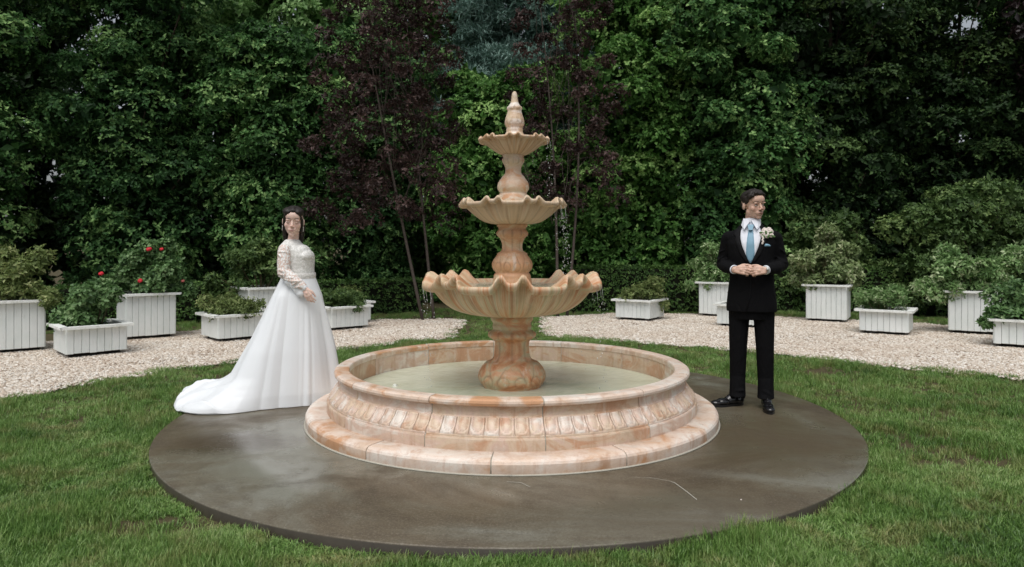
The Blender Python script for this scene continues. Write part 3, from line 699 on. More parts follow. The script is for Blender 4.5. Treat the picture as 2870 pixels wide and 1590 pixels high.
def tree(name, x, y, h, rx, ry, z0, mat, bark, label, cat='tree', lumps=46, per=170, k=5, L=.12, W=.055, lr=(.42, .95), trunk=.14, stems=1, shape=None, spread=(.9, 1.35), up=.45, flat=.55, group='trees behind the gravel', off=(0, 0), rmin=.12, front=.86, inner=2300):
    o = empty(name, (x, y, LAWN), 0, label, cat, group)
    t = (np.arange(lumps) + rng.uniform(0, 1, lumps)) / lumps; gq = (np.arange(lumps) * .618034 + rng.uniform(-.04, .04, lumps)) % 1   # spread evenly over height and round the crown
    th = np.where(gq < front, math.pi * (1 + gq / front), math.pi * (gq - front) / max(1e-6, 1 - front))
    sh = shape or (lambda t: np.clip(1.05 - .55 * t ** 2, .1, 1)); e = sh(t) * rng.uniform(rmin, 1.0, lumps) ** .5
    lz = z0 + (h - z0) * t; rr = rng.uniform(*lr, lumps)
    lum = np.c_[np.cos(th) * rx * e + off[0], np.sin(th) * ry * e + off[1], lz, rr, rr, rr * flat]
    C, A = lump_clusters(lum, per, up=up)
    tv = np.clip(np.repeat(rng.beta(1.2, 2.2, lumps), per) * .60 + rng.beta(1.2, 2.9, len(C)) * .75 + .05, 0, 1)
    parts = [rosettes(C, A, k, L, W, spread, tv)]
    if inner:                                        # inner leaves that close the crown, recess shade put into their dark tint
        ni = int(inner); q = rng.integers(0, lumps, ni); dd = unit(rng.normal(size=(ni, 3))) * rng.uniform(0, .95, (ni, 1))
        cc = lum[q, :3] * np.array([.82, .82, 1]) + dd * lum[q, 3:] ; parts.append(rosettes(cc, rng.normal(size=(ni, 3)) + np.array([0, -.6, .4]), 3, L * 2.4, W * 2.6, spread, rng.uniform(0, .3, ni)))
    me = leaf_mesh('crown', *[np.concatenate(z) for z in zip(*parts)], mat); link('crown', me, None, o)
    for q in range(stems):
        mb = MB(); a = q * 2.4 + 1; bx, by = (0, 0) if stems == 1 else (.12 * math.cos(a), .12 * math.sin(a))
        tx, ty = bx * 4 + off[0], by * 4 + off[1]
        limb_tube(mb, (bx, by, -.1), (tx, ty, h * .82), trunk, trunk * .25, .08, 10, 9)
        for i in (np.argsort(-rr)[:14 // stems + 2] if stems == 1 else [q_ for q_ in np.argsort(-rr) if lz[q_] > .42 * h][:9]):
            f = min(.75, max(.12, lz[i] / h * .7)); limb_tube(mb, (bx + (tx - bx) * f, by + (ty - by) * f, h * .82 * f), lum[i, :3], trunk * (.42 if stems == 1 else .26) * (1 - f * .6), .012 if stems == 1 else .005, .12 if stems == 1 else .22, 6, 6)
        mb.build('trunk', bark, o)
    return o
col_shape = lambda t: np.where(t < .62, .50 + .80 * t, 1.0 - .5 * (t - .62))      # upper boughs overhang the lower ones
G2 = 'dark evergreens walling the garden'
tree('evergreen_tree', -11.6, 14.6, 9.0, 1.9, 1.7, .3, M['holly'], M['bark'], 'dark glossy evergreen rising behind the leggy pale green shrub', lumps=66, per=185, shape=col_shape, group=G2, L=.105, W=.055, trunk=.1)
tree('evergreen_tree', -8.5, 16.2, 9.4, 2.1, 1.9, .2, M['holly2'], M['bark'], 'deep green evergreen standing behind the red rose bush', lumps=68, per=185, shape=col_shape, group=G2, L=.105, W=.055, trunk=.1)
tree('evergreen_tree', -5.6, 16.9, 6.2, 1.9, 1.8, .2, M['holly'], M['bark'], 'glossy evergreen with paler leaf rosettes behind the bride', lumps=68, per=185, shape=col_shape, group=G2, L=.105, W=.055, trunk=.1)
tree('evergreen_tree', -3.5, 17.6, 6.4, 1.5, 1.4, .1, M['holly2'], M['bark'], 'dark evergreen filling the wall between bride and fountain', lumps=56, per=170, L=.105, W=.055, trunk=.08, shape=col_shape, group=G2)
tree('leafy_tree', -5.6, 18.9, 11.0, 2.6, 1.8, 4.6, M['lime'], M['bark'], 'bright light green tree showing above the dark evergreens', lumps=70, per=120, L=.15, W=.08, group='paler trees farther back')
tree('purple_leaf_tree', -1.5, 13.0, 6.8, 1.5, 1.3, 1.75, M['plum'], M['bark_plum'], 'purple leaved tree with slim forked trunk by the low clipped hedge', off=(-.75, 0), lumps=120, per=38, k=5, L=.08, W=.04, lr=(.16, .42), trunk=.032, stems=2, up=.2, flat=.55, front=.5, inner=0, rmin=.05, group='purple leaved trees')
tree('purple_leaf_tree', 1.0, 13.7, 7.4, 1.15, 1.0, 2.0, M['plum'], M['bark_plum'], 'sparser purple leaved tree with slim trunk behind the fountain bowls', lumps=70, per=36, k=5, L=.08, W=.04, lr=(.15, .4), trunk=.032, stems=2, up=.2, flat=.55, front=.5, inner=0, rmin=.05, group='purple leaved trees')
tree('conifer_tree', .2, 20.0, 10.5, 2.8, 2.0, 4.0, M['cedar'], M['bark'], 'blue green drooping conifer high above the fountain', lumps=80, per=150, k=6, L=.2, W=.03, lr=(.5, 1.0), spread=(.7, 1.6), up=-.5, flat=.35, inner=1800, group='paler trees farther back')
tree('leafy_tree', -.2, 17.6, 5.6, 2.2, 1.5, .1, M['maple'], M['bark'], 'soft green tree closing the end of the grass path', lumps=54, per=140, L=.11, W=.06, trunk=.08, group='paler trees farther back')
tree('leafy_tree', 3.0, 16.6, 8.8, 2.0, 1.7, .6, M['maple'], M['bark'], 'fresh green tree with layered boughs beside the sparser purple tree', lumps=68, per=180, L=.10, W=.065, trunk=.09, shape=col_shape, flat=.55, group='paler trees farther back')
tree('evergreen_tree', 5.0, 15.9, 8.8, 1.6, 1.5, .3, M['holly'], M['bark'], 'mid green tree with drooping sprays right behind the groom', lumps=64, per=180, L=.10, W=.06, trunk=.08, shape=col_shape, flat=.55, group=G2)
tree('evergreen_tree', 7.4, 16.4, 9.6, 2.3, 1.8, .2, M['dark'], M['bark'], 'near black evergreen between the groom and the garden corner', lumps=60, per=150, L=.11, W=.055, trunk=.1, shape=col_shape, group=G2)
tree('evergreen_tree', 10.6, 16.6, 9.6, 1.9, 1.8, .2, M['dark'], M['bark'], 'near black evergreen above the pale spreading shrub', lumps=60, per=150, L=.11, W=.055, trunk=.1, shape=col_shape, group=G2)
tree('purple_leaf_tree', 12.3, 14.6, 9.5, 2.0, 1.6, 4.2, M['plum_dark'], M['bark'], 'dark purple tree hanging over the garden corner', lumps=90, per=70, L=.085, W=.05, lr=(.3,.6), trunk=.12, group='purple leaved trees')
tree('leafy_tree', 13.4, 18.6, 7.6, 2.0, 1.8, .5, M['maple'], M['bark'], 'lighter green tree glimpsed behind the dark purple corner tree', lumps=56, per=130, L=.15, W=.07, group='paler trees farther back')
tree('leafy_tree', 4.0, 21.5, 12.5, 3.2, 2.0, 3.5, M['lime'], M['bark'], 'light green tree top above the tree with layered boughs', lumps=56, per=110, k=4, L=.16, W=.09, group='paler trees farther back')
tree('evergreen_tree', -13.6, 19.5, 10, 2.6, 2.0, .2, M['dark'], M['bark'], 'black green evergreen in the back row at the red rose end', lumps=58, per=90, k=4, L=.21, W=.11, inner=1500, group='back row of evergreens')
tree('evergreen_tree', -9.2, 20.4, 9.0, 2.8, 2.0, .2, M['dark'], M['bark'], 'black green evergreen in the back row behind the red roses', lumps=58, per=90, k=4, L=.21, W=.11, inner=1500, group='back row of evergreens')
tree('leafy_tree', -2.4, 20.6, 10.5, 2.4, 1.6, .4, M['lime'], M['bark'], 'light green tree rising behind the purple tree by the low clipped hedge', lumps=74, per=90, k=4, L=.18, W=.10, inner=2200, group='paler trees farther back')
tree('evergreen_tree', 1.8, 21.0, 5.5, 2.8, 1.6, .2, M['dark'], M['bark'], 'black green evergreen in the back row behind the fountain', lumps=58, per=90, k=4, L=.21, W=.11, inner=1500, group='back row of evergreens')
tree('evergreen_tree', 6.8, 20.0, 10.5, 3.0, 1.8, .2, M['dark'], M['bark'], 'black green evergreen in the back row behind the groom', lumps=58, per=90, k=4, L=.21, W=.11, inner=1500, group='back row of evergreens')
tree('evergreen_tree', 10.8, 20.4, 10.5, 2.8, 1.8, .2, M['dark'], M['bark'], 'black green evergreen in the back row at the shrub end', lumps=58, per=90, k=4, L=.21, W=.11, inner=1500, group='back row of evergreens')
tree('spreading_shrub', 9.0, 14.1, 2.5, 1.7, .9, .35, M['bushy'], M['bark'], 'pale green spreading shrub above the clipped hedge at the garden corner', 'shrub', lumps=34, per=120, L=.075, W=.04, lr=(.3, .55), trunk=.05, stems=3, group='shrubs at the hedge')
tree('spreading_shrub', 6.6, 15.3, 2.0, 1.2, .6, .3, M['bushy'], M['bark'], 'lower green shrub behind the tallest variegated planter', 'shrub', lumps=20, per=110, L=.075, W=.04, lr=(.25, .45), trunk=.04, stems=3, group='shrubs at the hedge')
# clipped hedges
def hedge(x0, y0, x1, y1, h, dep, label):
    L = math.hypot(x1 - x0, y1 - y0); a = math.atan2(y1 - y0, x1 - x0); o = empty('clipped_hedge', ((x0 + x1) / 2, (y0 + y1) / 2, LAWN), a, label, 'hedge', 'low clipped hedges')
    MB().box((0, 0, h / 2 - .02), (L - .08, dep - .08, h - .04)).build('twig_core', M['hedge_core'], o, False)
    n = int(L * (h + dep) * 420); u = rng.uniform(size=n); fr = u < h / (h + dep); sg = np.where(rng.uniform(size=n) < .8, -1, 1)
    X = rng.uniform(-L / 2, L / 2, n); Y = np.where(fr, sg * dep / 2, rng.uniform(-dep / 2, dep / 2, n)); Z = np.where(fr, rng.uniform(0, h, n), h)
    A = np.c_[np.zeros(n), np.where(fr, sg, 0), np.where(fr, .5, 1)] + rng.normal(0, .35, (n, 3))
    link('foliage', leaf_mesh('foliage', *rosettes(np.c_[X, Y, Z] + rng.normal(0, .018, (n, 3)), A, 4, .05, .028), M['hedge']), None, o)
hedge(-8.2, 11.6, -1.95, 14.9, .66, .6, 'low clipped box hedge behind the rose planters')
hedge(1.15, 14.95, 6.2, 15.0, .92, .6, 'taller clipped hedge running behind the groom')
hedge(6.25, 14.9, 12.5, 13.0, .92, .6, 'taller clipped hedge under the pale spreading shrub')
# planter plants
def bush(name, x, y, z, spec, mat, label, L=.07, W=.035, k=5, per=60, cat='plant', flowers=(), fm=None, up=.4):
    """spec: list of lumps (dx, dy, dz, r)"""
    o = empty(name, (x, y, z), 0, label, cat, 'plants in the white planters')
    S = np.array([(a, b, c, r, r, r * .8) for a, b, c, r in spec]); C, A = lump_clusters(S, per, up=up)
    sub = rng.normal(0, .02, C.shape); link('foliage', leaf_mesh('foliage', *rosettes(C + sub, A, k, L, W), mat), None, o)
    for a, b, c, r in spec:
        mb = MB(); limb_tube(mb, (a * .18 + rng.normal(0, .03), b * .18 + rng.normal(0, .03), -.02), (a, b, c + r * .5), .009, .003, .03, 6, 5)
        for _ in range(3): v = unit(rng.normal(size=(1, 3)))[0] * r * .8; limb_tube(mb, (a * .8, b * .8, c * .75), (a + v[0], b + v[1], c + abs(v[2])), .004, .0015, .02, 4, 4)
        mb.build('stem', M['stem'], o)
    for i, (a, b, c, r, f) in enumerate(flowers):
        mb = MB(); n = 0
        for ring, (cnt, tilt, rr) in enumerate(((5, .5, .45), (6, .9, .8), (7, 1.25, 1.0))):
            for q in range(cnt):
                an = q * 6.283 / cnt + ring; d_ = Vector((math.cos(an) * math.sin(tilt), math.sin(an) * math.sin(tilt) * 1, math.cos(tilt)))
                d_ = Euler((.5, 0, 0)).to_matrix() @ d_
                mb.ell(Vector((a, b, c)) + d_ * r * rr * random.uniform(.45, .75), (r * random.uniform(.35, .55), r * random.uniform(.35, .55), r * .14), d_.to_track_quat('Z', 'Y').to_matrix(), 7, 5)
        mb.build('flower', M[f], o)
    return o
ZT, ZL = LAWN + .60, LAWN + .31
def ball(n, cx, cy, cz, rx, ry, rz, r): return [(cx + random.uniform(-rx, rx), cy + random.uniform(-ry, ry), cz + random.uniform(-rz, rz), r * random.uniform(.7, 1.25)) for _ in range(n)]
bush('leafy_shrub', -6.55, 9.25, ZT, ball(12, .0, 0, .34, .32, .2, .30, .14) + ball(4, .5, 0, .10, .25, .1, .12, .11), M['spirea'], 'leggy pale green shrub in the tall planter by the low box showing soil')
bush('leafy_shrub', -5.36, 8.98, ZL, ball(13, -.12, 0, .24, .28, .18, .22, .13) + ball(5, .2, .1, .42, .25, .1, .14, .10), M['rose_leaf'], 'green foliage leaning over the end of the low planter showing soil', L=.075, W=.042)
bush('rose_bush', -5.50, 10.62, ZT, ball(18, -.05, .05, .36, .46, .2, .28, .15) + ball(5, .55, .1, .14, .2, .1, .12, .11) + ball(4, .15, .05, .70, .18, .1, .08, .11), M['rose_leaf'], 'bush of red roses in the tall white planter', L=.07, W=.042, per=70,
     flowers=[(.12, -.15, .72, .050, 'rose'), (.28, -.1, .72, .040, 'rose'), (-.56, -.2, .36, .044, 'rose'), (.06, -.28, .26, .046, 'rose'), (.60, -.1, .25, .032, 'rose_pink')], cat='rose bush')
bush('mounded_plant', -4.10, 10.42, ZL, ball(14, -.05, 0, .16, .42, .22, .12, .13), M['spirea'], 'mounded yellow green plant in the low planter behind the dress', L=.05, W=.022, per=80)
bush('leafy_shrub', -4.30, 12.15, ZT, ball(16, .0, 0, .42, .42, .25, .38, .17) + ball(5, -.6, -.1, .08, .22, .1, .18, .13), M['bushy'], 'mid green shrub spilling from the tall planter half hidden by the dress', L=.08, W=.04)
bush('mounded_plant', -2.86, 11.75, ZL, ball(16, 0, 0, .16, .38, .25, .12, .13), M['bushy'], 'dome of fine greenery in the low planter beside the low clipped hedge', L=.05, W=.018, per=90)
bush('mounded_plant', -2.98, 12.6, ZL, ball(8, 0, 0, .16, .28, .2, .10, .12), M['spirea'], 'low greenery in the planter tucked behind the domed one', L=.05, W=.02)
bush('mounded_plant', 2.38, 13.15, ZL, ball(14, .05, 0, .22, .34, .22, .18, .13) + ball(2, .4, 0, .0, .1, .1, .05, .08), M['spirea'], 'feathery yellow green plant in the low planter near the sparser purple tree', L=.05, W=.02, per=80)
bush('variegated_shrub', 4.10, 13.85, ZT, ball(20, .0, 0, .42, .40, .28, .42, .13) + ball(4, -.45, 0, .05, .15, .1, .12, .12), M['varieg'], 'bushy variegated shrub rising just behind the groom', L=.075, W=.035)
bush('mounded_plant', 3.95, 12.10, ZL, ball(9, 0, 0, .20, .25, .2, .15, .12), M['spirea'], 'pale plant in the low planter hidden behind the groom', L=.05, W=.02)
bush('variegated_shrub', 5.80, 12.95, ZT, ball(26, -.05, 0, .36, .52, .3, .32, .14) + ball(8, .08, 0, .84, .24, .15, .22, .10), M['varieg2'], 'tallest cream and rust variegated shrub with upright shoots', L=.08, W=.038, per=75)
bush('mounded_plant', 5.88, 11.10, ZL, ball(12, -.08, 0, .20, .34, .2, .16, .12), M['varieg'], 'pale wispy greenery leaning from the low planter before the tallest shrub', L=.06, W=.018, per=70)
bush('variegated_shrub', 7.28, 11.15, ZT, ball(28, .1, 0, .36, .68, .3, .30, .13) + ball(5, -.55, 0, .08, .2, .1, .1, .12), M['varieg'], 'wide arching cream variegated shrub in the tall planter', L=.08, W=.036, per=70)
bush('leafy_shrub', 6.96, 9.62, ZL, ball(12, .05, 0, .26, .3, .2, .22, .14) + ball(3, -.35, 0, .1, .12, .1, .1, .1), M['rose_leaf'], 'dark green foliage in the low planter in front of the arching shrub', L=.08, W=.042)

# ------------------------------------------------------------------ people
def skin_mat(name, base):
    n = NT(name); t = n.attr('tone'); f = n.noise(n.obj(), 60, 3)
    c = n.mix(1, t.outputs['Color'], n.mix(f, (.93, .92, .92), (1.0, 1.0, 1.0)), 'MULTIPLY')
    return n.set(c, .48, .4, Subsurface_Weight=.12, Subsurface_Radius=(.012, .005, .003))
M['skin'] = skin_mat('skin', None)
M['hair'] = plain('dark_hair', (.016, .011, .008), .5, .4, .5, 140, .6)
M['brow'] = plain('brow_hair', (.055, .034, .026), .7, .2)
M['eye_white'] = plain('eye_white', (.55, .52, .50), .25, .5, .05)
M['iris'] = plain('iris', (.03, .018, .012), .15, .5, .2)
def m_suit():
    n = NT('black_wool'); f = n.noise(n.obj(), 220, 3); c = n.mix(f, (.0035, .0035, .004), (.006, .006, .007))
    fold = n.noise(n.vmap(n.obj(), (9, 9, 5)), 1.4, 3, .5, .8); n.bump(fold, .5, .03)
    return n.set(c, .9, .12)
M['suit'] = m_suit()
M['lapel'] = plain('black_lapel', (.0045, .0045, .0055), .75, .2, .2, 120)
M['shirt'] = plain('white_shirt', (.74, .76, .82), .7, .3, .04, 80, .1)
M['tie'] = plain('light_blue_tie', (.20, .36, .47), .5, .4, .1, 160, .1)
M['leather'] = plain('black_leather', (.008, .008, .009), .16, .6, .3, 40)
M['metal'] = plain('steel', (.62, .62, .6), .25, .5, .1, metallic=.9) if False else plain('steel', (.55, .55, .53), .25, .6)
M['petal'] = plain('cream_petal', (.78, .70, .64), .6, .3, .15, 60)
M['pearl'] = plain('pearl', (.75, .72, .66), .3, .5)
def m_satin():
    n = NT('white_satin'); f = n.noise(n.vmap(n.obj(), (3, 3, 1)), 3, 3, .5); g = n.noise(n.obj(), 300, 2)
    c = n.mix(g, (.77, .80, .82), (.82, .845, .865)); n.bump(f, .2, .02)
    return n.set(c, .42, .4, Sheen_Weight=.25)
M['satin'] = m_satin()
def m_lace(sheer):
    n = NT('white_lace' + ('_sheer' if sheer else '')); p = n.obj()
    v = n.n('TexVoronoi', feature='SMOOTH_F1'); v.inputs['Scale'].default_value = 75; n.t.links.new(n.vmap(p, (1, 1, .8)), v.inputs['Vector'])
    w_ = n.noise(p, 52, 4, .6, 1.4); k = n.math('ADD', n.fr(v.outputs[0], .1, .6, 0, .6), n.fr(w_, .35, .65, 0, .6))
    c = n.ramp(k, [(.35, (.86, .86, .84)), (.62, (.78, .77, .74)), (.85, (.66, .50, .43) if sheer else (.66, .66, .62))])
    n.bump(k, .3, .004); return n.set(c, .7, .3)
M['lace'] = m_lace(False); M['lace_sheer'] = m_lace(True)

def head_prims(mb, T, female=False):
    S = 1.0
    def e(c, r): mb.ell(T @ Vector(c), tuple(x * S for x in r), T.to_3x3(), 16, 11)
    e((0, .018, .035), (.074, .094, .083)); e((0, -.030, -.030), (.060, .060, .083)); e((0, -.033, -.078), (.050 if not female else .043, .048, .036))
    e((0, -.070, -.102), (.021, .018, .016))
    for s in (-1, 1):
        e((s * .037, -.056, -.028), (.025, .023, .026)); e((s * .077, .012, -.010), (.008, .017, .029)); e((s * .010, -.100, -.034), (.0085, .010, .007)); e((s * (.040 if female else .050), -.01, -.06), (.014, .03, .03))
        e((s * .030, -.083, .019), (.022, .010, .007))
        e((s * .030, -.0725, -.002), (.0155, .013, .0105))
    e((0, -.062, .045), (.055, .034, .045))
    mb.cap(T @ Vector((0, -.087, .010)), .0072, T @ Vector((0, -.107, -.027)), .0108)
    e((0, -.078, -.063), (.031, .020, .025)); e((0, -.095, -.0605), (.021, .008, .0052)); e((0, -.0935, -.0705), (.018, .0085, .0062))
    return mb
def hand_prims(mb, w, d, n, t, s=1.0, curl=(25, 38, 28), spread=1.0):
    """w wrist, d forward, n back-of-hand normal, t direction of the thumb side"""
    w, d, n, t = (Vector(q) for q in (w, d, n, t)); d.normalize(); t = (t - d * t.dot(d)).normalized(); n = (n - d * n.dot(d) - t * n.dot(t)).normalized()
    for j, (o, ln, rr) in enumerate(((.030, .95, .0088), (.0105, 1.06, .0092), (-.0095, 1.0, .0088), (-.0275, .80, .0078))):
        k0 = w + t * o * .55 * s; k1 = w + d * (.084 - .006 * abs(j - 1)) * s + t * o * s; mb.cap(k0, .0145 * s, k1, .0118 * s)
        p, dd = k1, d.copy(); ang = 0
        for q, (pl, cu) in enumerate(zip((.043, .027, .021), curl)):
            ang += R_(cu * (1 + .12 * j)); dd = d * math.cos(ang) - n * math.sin(ang) + t * (.10 * (1.3 - j) * spread * .5)
            p2 = p + dd.normalized() * pl * ln * s; mb.cap(p, rr * (1.08 - .1 * q) * s, p2, rr * (1.0 - .13 * q) * s); p = p2
    mb.ell(w + d * .045 * s, (.02 * s, .02 * s, .02 * s))
    a = w + d * .018 * s + t * .022 * s; b = a + (d * .72 + t * .55 - n * .25).normalized() * .045 * s; c = b + (d * .9 + t * .15 - n * .35).normalized() * .034 * s; e = c + (d * .95 - n * .3).normalized() * .026 * s
    mb.chain([(a, .016 * s), (b, .0125 * s), (c, .0105 * s), (e, .0082 * s)])
def tone_body(me, T, skin, lip, stubble=0):
    P = verts(me); Ti = np.array(T.inverted()); Q = P @ Ti[:3, :3].T + Ti[:3, 3]
    c = np.tile(np.array([*skin, 1.0]), (len(P), 1)); sk = np.array(skin)
    def blend(wt, col): c[:, :3] = c[:, :3] * (1 - wt[:, None]) + np.array(col) * wt[:, None]
    inh = (np.linalg.norm(Q, axis=1) < .16)
    g = lambda c0, r: np.exp(-(((Q - np.array(c0)) / np.array(r)) ** 2).sum(1)) * inh
    for s in (-1, 1): blend(np.clip(g((s * .042, -.07, -.03), (.022, .03, .02)) * .35, 0, 1), sk * np.array([1.08, .78, .74])); blend(np.clip(g((s * .031, -.085, .004), (.02, .03, .011)) * .12, 0, 1), sk * .7)
    blend(np.clip(g((0, -.112, -.03), (.014, .02, .012)) * .3, 0, 1), sk * np.array([1.05, .8, .76]))
    if stubble:
        bm_ = np.clip((-.045 - Q[:, 2]) / .03, 0, 1) * np.clip((.02 - Q[:, 1]) / .03, 0, 1) * inh; blend(bm_ * stubble, sk * np.array([.52, .48, .5]))
        blend(np.clip(g((0, -.105, -.049), (.024, .02, .006)) * .8, 0, 1), (.06, .04, .035))
    blend(np.clip(g((0, -.103, -.061), (.018, .02, .0045)) + g((0, -.102, -.070), (.016, .02, .005)), 0, 1) * .8, lip)
    blend(np.clip(g((0, -.105, -.0655), (.019, .02, .0018)), 0, 1) * .8, np.array(lip) * .35)
    cattr(me, 'tone', c)
def face_parts(root, T, open_eyes=True):
    for s in (-1, 1):
        b = MB(); pts = [T @ Vector(p) for p in ((s * .012, -.0945, .0290), (s * .026, -.0945, .0315), (s * .040, -.085, .0300), (s * .050, -.072, .0245))]
        b.tube(pts, [.0016, .0023, .0021, .0009], 6); b.build('eyebrow', M['brow'], root)
        if open_eyes:
            ey = MB().ell(T @ Vector((s * .030, -.0765, -.001)), (.0115, .0115, .0072), T.to_3x3()).build('eye', M['eye_white'], root)
            MB().ell(T @ Vector((s * .030 + .0025, -.0845, -.001)), (.0052, .004, .0056), T.to_3x3(), 10, 7).build('iris', M['iris'], ey)
            MB().tube([T @ Vector(p) for p in ((s * .018, -.0845, .003), (s * .030, -.0885, .0065), (s * .043, -.080, .003))], [.0009, .0014, .0009], 5).build('eyelash', M['brow'], root)
        else:
            MB().tube([T @ Vector(p) for p in ((s * .017, -.083, -.005), (s * .030, -.0875, -.0085), (s * .044, -.078, -.005))], [.0007, .0013, .0007], 5).build('eyelash', M['brow'], root)
def patch(name, B, rows, off, mat, parent, nx=14, edge=-.003, ray=(0, 1, 0), org=-1.2):
    """cloth panel laid on a body: rows of (z, x_left, x_right); its border tucks into the cloth below"""
    V, F = [], []; nz = len(rows); last = -.12
    for j, (z, a, b) in enumerate(rows):
        for i in range(nx + 1):
            x = a + (b - a) * i / nx; h = B.ray_cast(Vector((x, org, z)), Vector(ray))
            y = h[0].y if h[0] is not None else last; last = y
            bd = i in (0, nx) or j in (0, nz - 1); V.append((x, y - (edge if bd else off), z))
    for j in range(nz - 1):
        for i in range(nx): F.append((j * (nx + 1) + i, j * (nx + 1) + i + 1, (j + 1) * (nx + 1) + i + 1, (j + 1) * (nx + 1) + i))
    return link(name, mesh(name, V, F), mat, parent)
def interp_rows(pts, n=16):
    z = np.array([p[0] for p in pts]); zz = np.linspace(z[0], z[-1], n); o = np.argsort(z)
    f = lambda k: np.interp(zz, z[o], np.array([p[k] for p in pts])[o])
    return list(zip(zz, f(1), f(2)))

# ---- groom
gm_ = empty('person', (1.965, 5.80, 0), R_(-22), 'person in black suit and pale blue tie standing with hands joined at the jacket button', 'person')
TH = Matrix.Translation((.016, -.014, 1.657)) @ Euler((R_(5), R_(-4), R_(38))).to_matrix().to_4x4() @ Matrix.Diagonal((1.07, 1.03, .965, 1))
b = MB(); head_prims(b, TH)
b.cap((0, .014, 1.42), .062, (.012, .006, 1.60), .056)
b.loft([(.90, 0, .02, .15, .10), (1.1, 0, .02, .14, .10), (1.3, 0, .02, .15, .10), (1.40, 0, .02, .13, .08), (1.45, 0, .02, .06, .055)], 24)
for s in (-1, 1):
    b.chain([((s * .165, .02, 1.37), .042), ((s * .232, .065, 1.165), .034), ((s * .118, -.185, 1.130), .029)])
    b.chain([((s * .095, .02, .92), .08), ((s * .105, .02, .5), .05), ((s * .11, .03, .08), .04)])
hand_prims(b, (-.108, -.198, 1.130), (.94, -.18, -.06), (-.1, -1, .25), (.1, .25, 1), .96, (30, 46, 32)); hand_prims(b, (.112, -.200, 1.126), (-.94, -.20, -.06), (.1, -1, .25), (-.1, .25, 1), .96, (34, 50, 34))
me = remesh(b, .0036, 5, .5, .3); tone_body(me, TH, (.65, .43, .33), (.45, .22, .185), .14); link('body', me, M['skin'], gm_)
face_parts(gm_, TH, True)
MB().tube([TH @ Vector(p) for p in ((-.026, -.102, -.0525), (-.011, -.1105, -.049), (0, -.111, -.050), (.011, -.1105, -.049), (.026, -.102, -.0525))], [.0008, .0018, .0014, .0018, .0008], 6).build('moustache', M['brow'], gm_)
MB().tube([TH @ Vector(p) for p in ((-.026, -.0945, -.0615), (-.014, -.1015, -.0650), (0, -.1035, -.0660), (.014, -.1015, -.0650), (.026, -.0945, -.0615))], [.0004, .0009, .0010, .0009, .0004], 6).build('mouth_line', M['brow'], gm_)
h = MB(); e = lambda c, r: h.ell(TH @ Vector(c), r, TH.to_3x3())
e((0, .034, .058), (.0775, .088, .068)); e((0, -.060, .094), (.050, .028, .020)); e((0, .066, .005), (.066, .052, .062)); e((0, -.018, .098), (.064, .062, .030))
for s in (-1, 1): e((s * .066, .006, .042), (.0125, .046, .034)); e((s * .058, -.036, .072), (.016, .026, .024))
rd = random.Random(3)
for _ in range(60):
    a = rd.uniform(-1.2, 1.2); q = rd.uniform(-.082, .07); x = .060 * math.sin(a); z = .100 + .026 * math.cos(a) - .25 * max(0, q - .01)
    if q < -.05: z -= .010
    e((x, q, z - .022 * abs(math.sin(a))), [rd.uniform(.010, .016)] * 3)
link('hair', remesh(h, .0042, 1, .4, .5), M['hair'], gm_)
# trousers
b = MB()
b.loft([(.72, 0, .015, .155, .115), (.80, 0, .015, .182, .130), (.9, 0, .015, .182, .130), (1.0, 0, .015, .165, .12)], 28)
for s in (-1, 1):
    b.chain([((s * .095, .015, .80), .088), ((s * .104, .010, .50), .073), ((s * .110, .022, .20), .063)])
    b.loft([(.080, s * .110, .010, .067, .092), (.12, s * .110, .016, .064, .080), (.24, s * .110, .022, .062, .068)], 22)
    for z, y, r in ((.135, -.048, .020), (.185, -.035, .014)): b.ell((s * .11 + .01, y, z), (.046, r, .014), Euler((0, s * .35 + .2, 0)).to_matrix())
me = remesh(b, .007, 5, .5, .45); link('trousers', me, M['suit'], gm_)
# jacket
TORSO = [(.785, 0, .012, .196, .142), (.83, 0, .012, .198, .143), (.93, 0, .01, .188, .140), (1.04, 0, .005, .174, .136), (1.14, 0, .003, .170, .136), (1.26, 0, .003, .182, .138), (1.34, 0, .005, .194, .134), (1.40, 0, .010, .188, .114), (1.44, 0, .014, .158, .094), (1.470, 0, .016, .104, .082), (1.498, 0, .016, .072, .070)]
b = MB(); b.loft(TORSO, 40, 0, 2.4)
for s in (-1, 1):
    b.ell((s * .172, .012, 1.392), (.062, .070, .054), Euler((0, s * .35, 0)).to_matrix())
    b.chain([((s * .182, .014, 1.380), .061), ((s * .206, .040, 1.26), .057), ((s * .232, .064, 1.170), .054), ((s * .192, -.06, 1.145), .050), ((s * .132, -.160, 1.134), .044)])
    for z, dx in ((1.28, 0), (1.23, .01), (1.20, .012), (1.155, .0)): b.ell((s * (.216 + dx), .03, z), (.0555, .062, .007), Euler((rd.uniform(-.5, .5), s * rd.uniform(.1, .7), 0)).to_matrix())
    for q in (.3, .55, .8): b.ell((s * (.232 - .100 * q), .064 - .224 * q, 1.170 - .036 * q), (.050, .009, .050), Euler((0, 0, s * rd.uniform(.2, .7))).to_matrix())
jm = remesh(b, .0065, 4, .5, .45); link('jacket', jm, M['suit'], gm_)
tb = MB(); tb.loft(TORSO + [(1.56, 0, .012, .064, .062)], 40, 0, 2.4)
tm = remesh(tb, .0065, 4, .5); BT = bvh(tm); bpy.data.meshes.remove(tm)       # the torso alone carries the shirt, tie and lapels
patch('shirt_front', BT, interp_rows([(1.515, -.058, .058), (1.49, -.066, .066), (1.44, -.082, .082), (1.383, -.082, .082), (1.317, -.066, .066), (1.25, -.038, .038), (1.190, -.006, .006)], 24), .006, M['shirt'], gm_)
V, F = lathe_arc([(.062, 1.480), (.071, 1.478), (.071, 1.510), (.067, 1.541), (.060, 1.541)], 0, 2 * math.pi, 32)
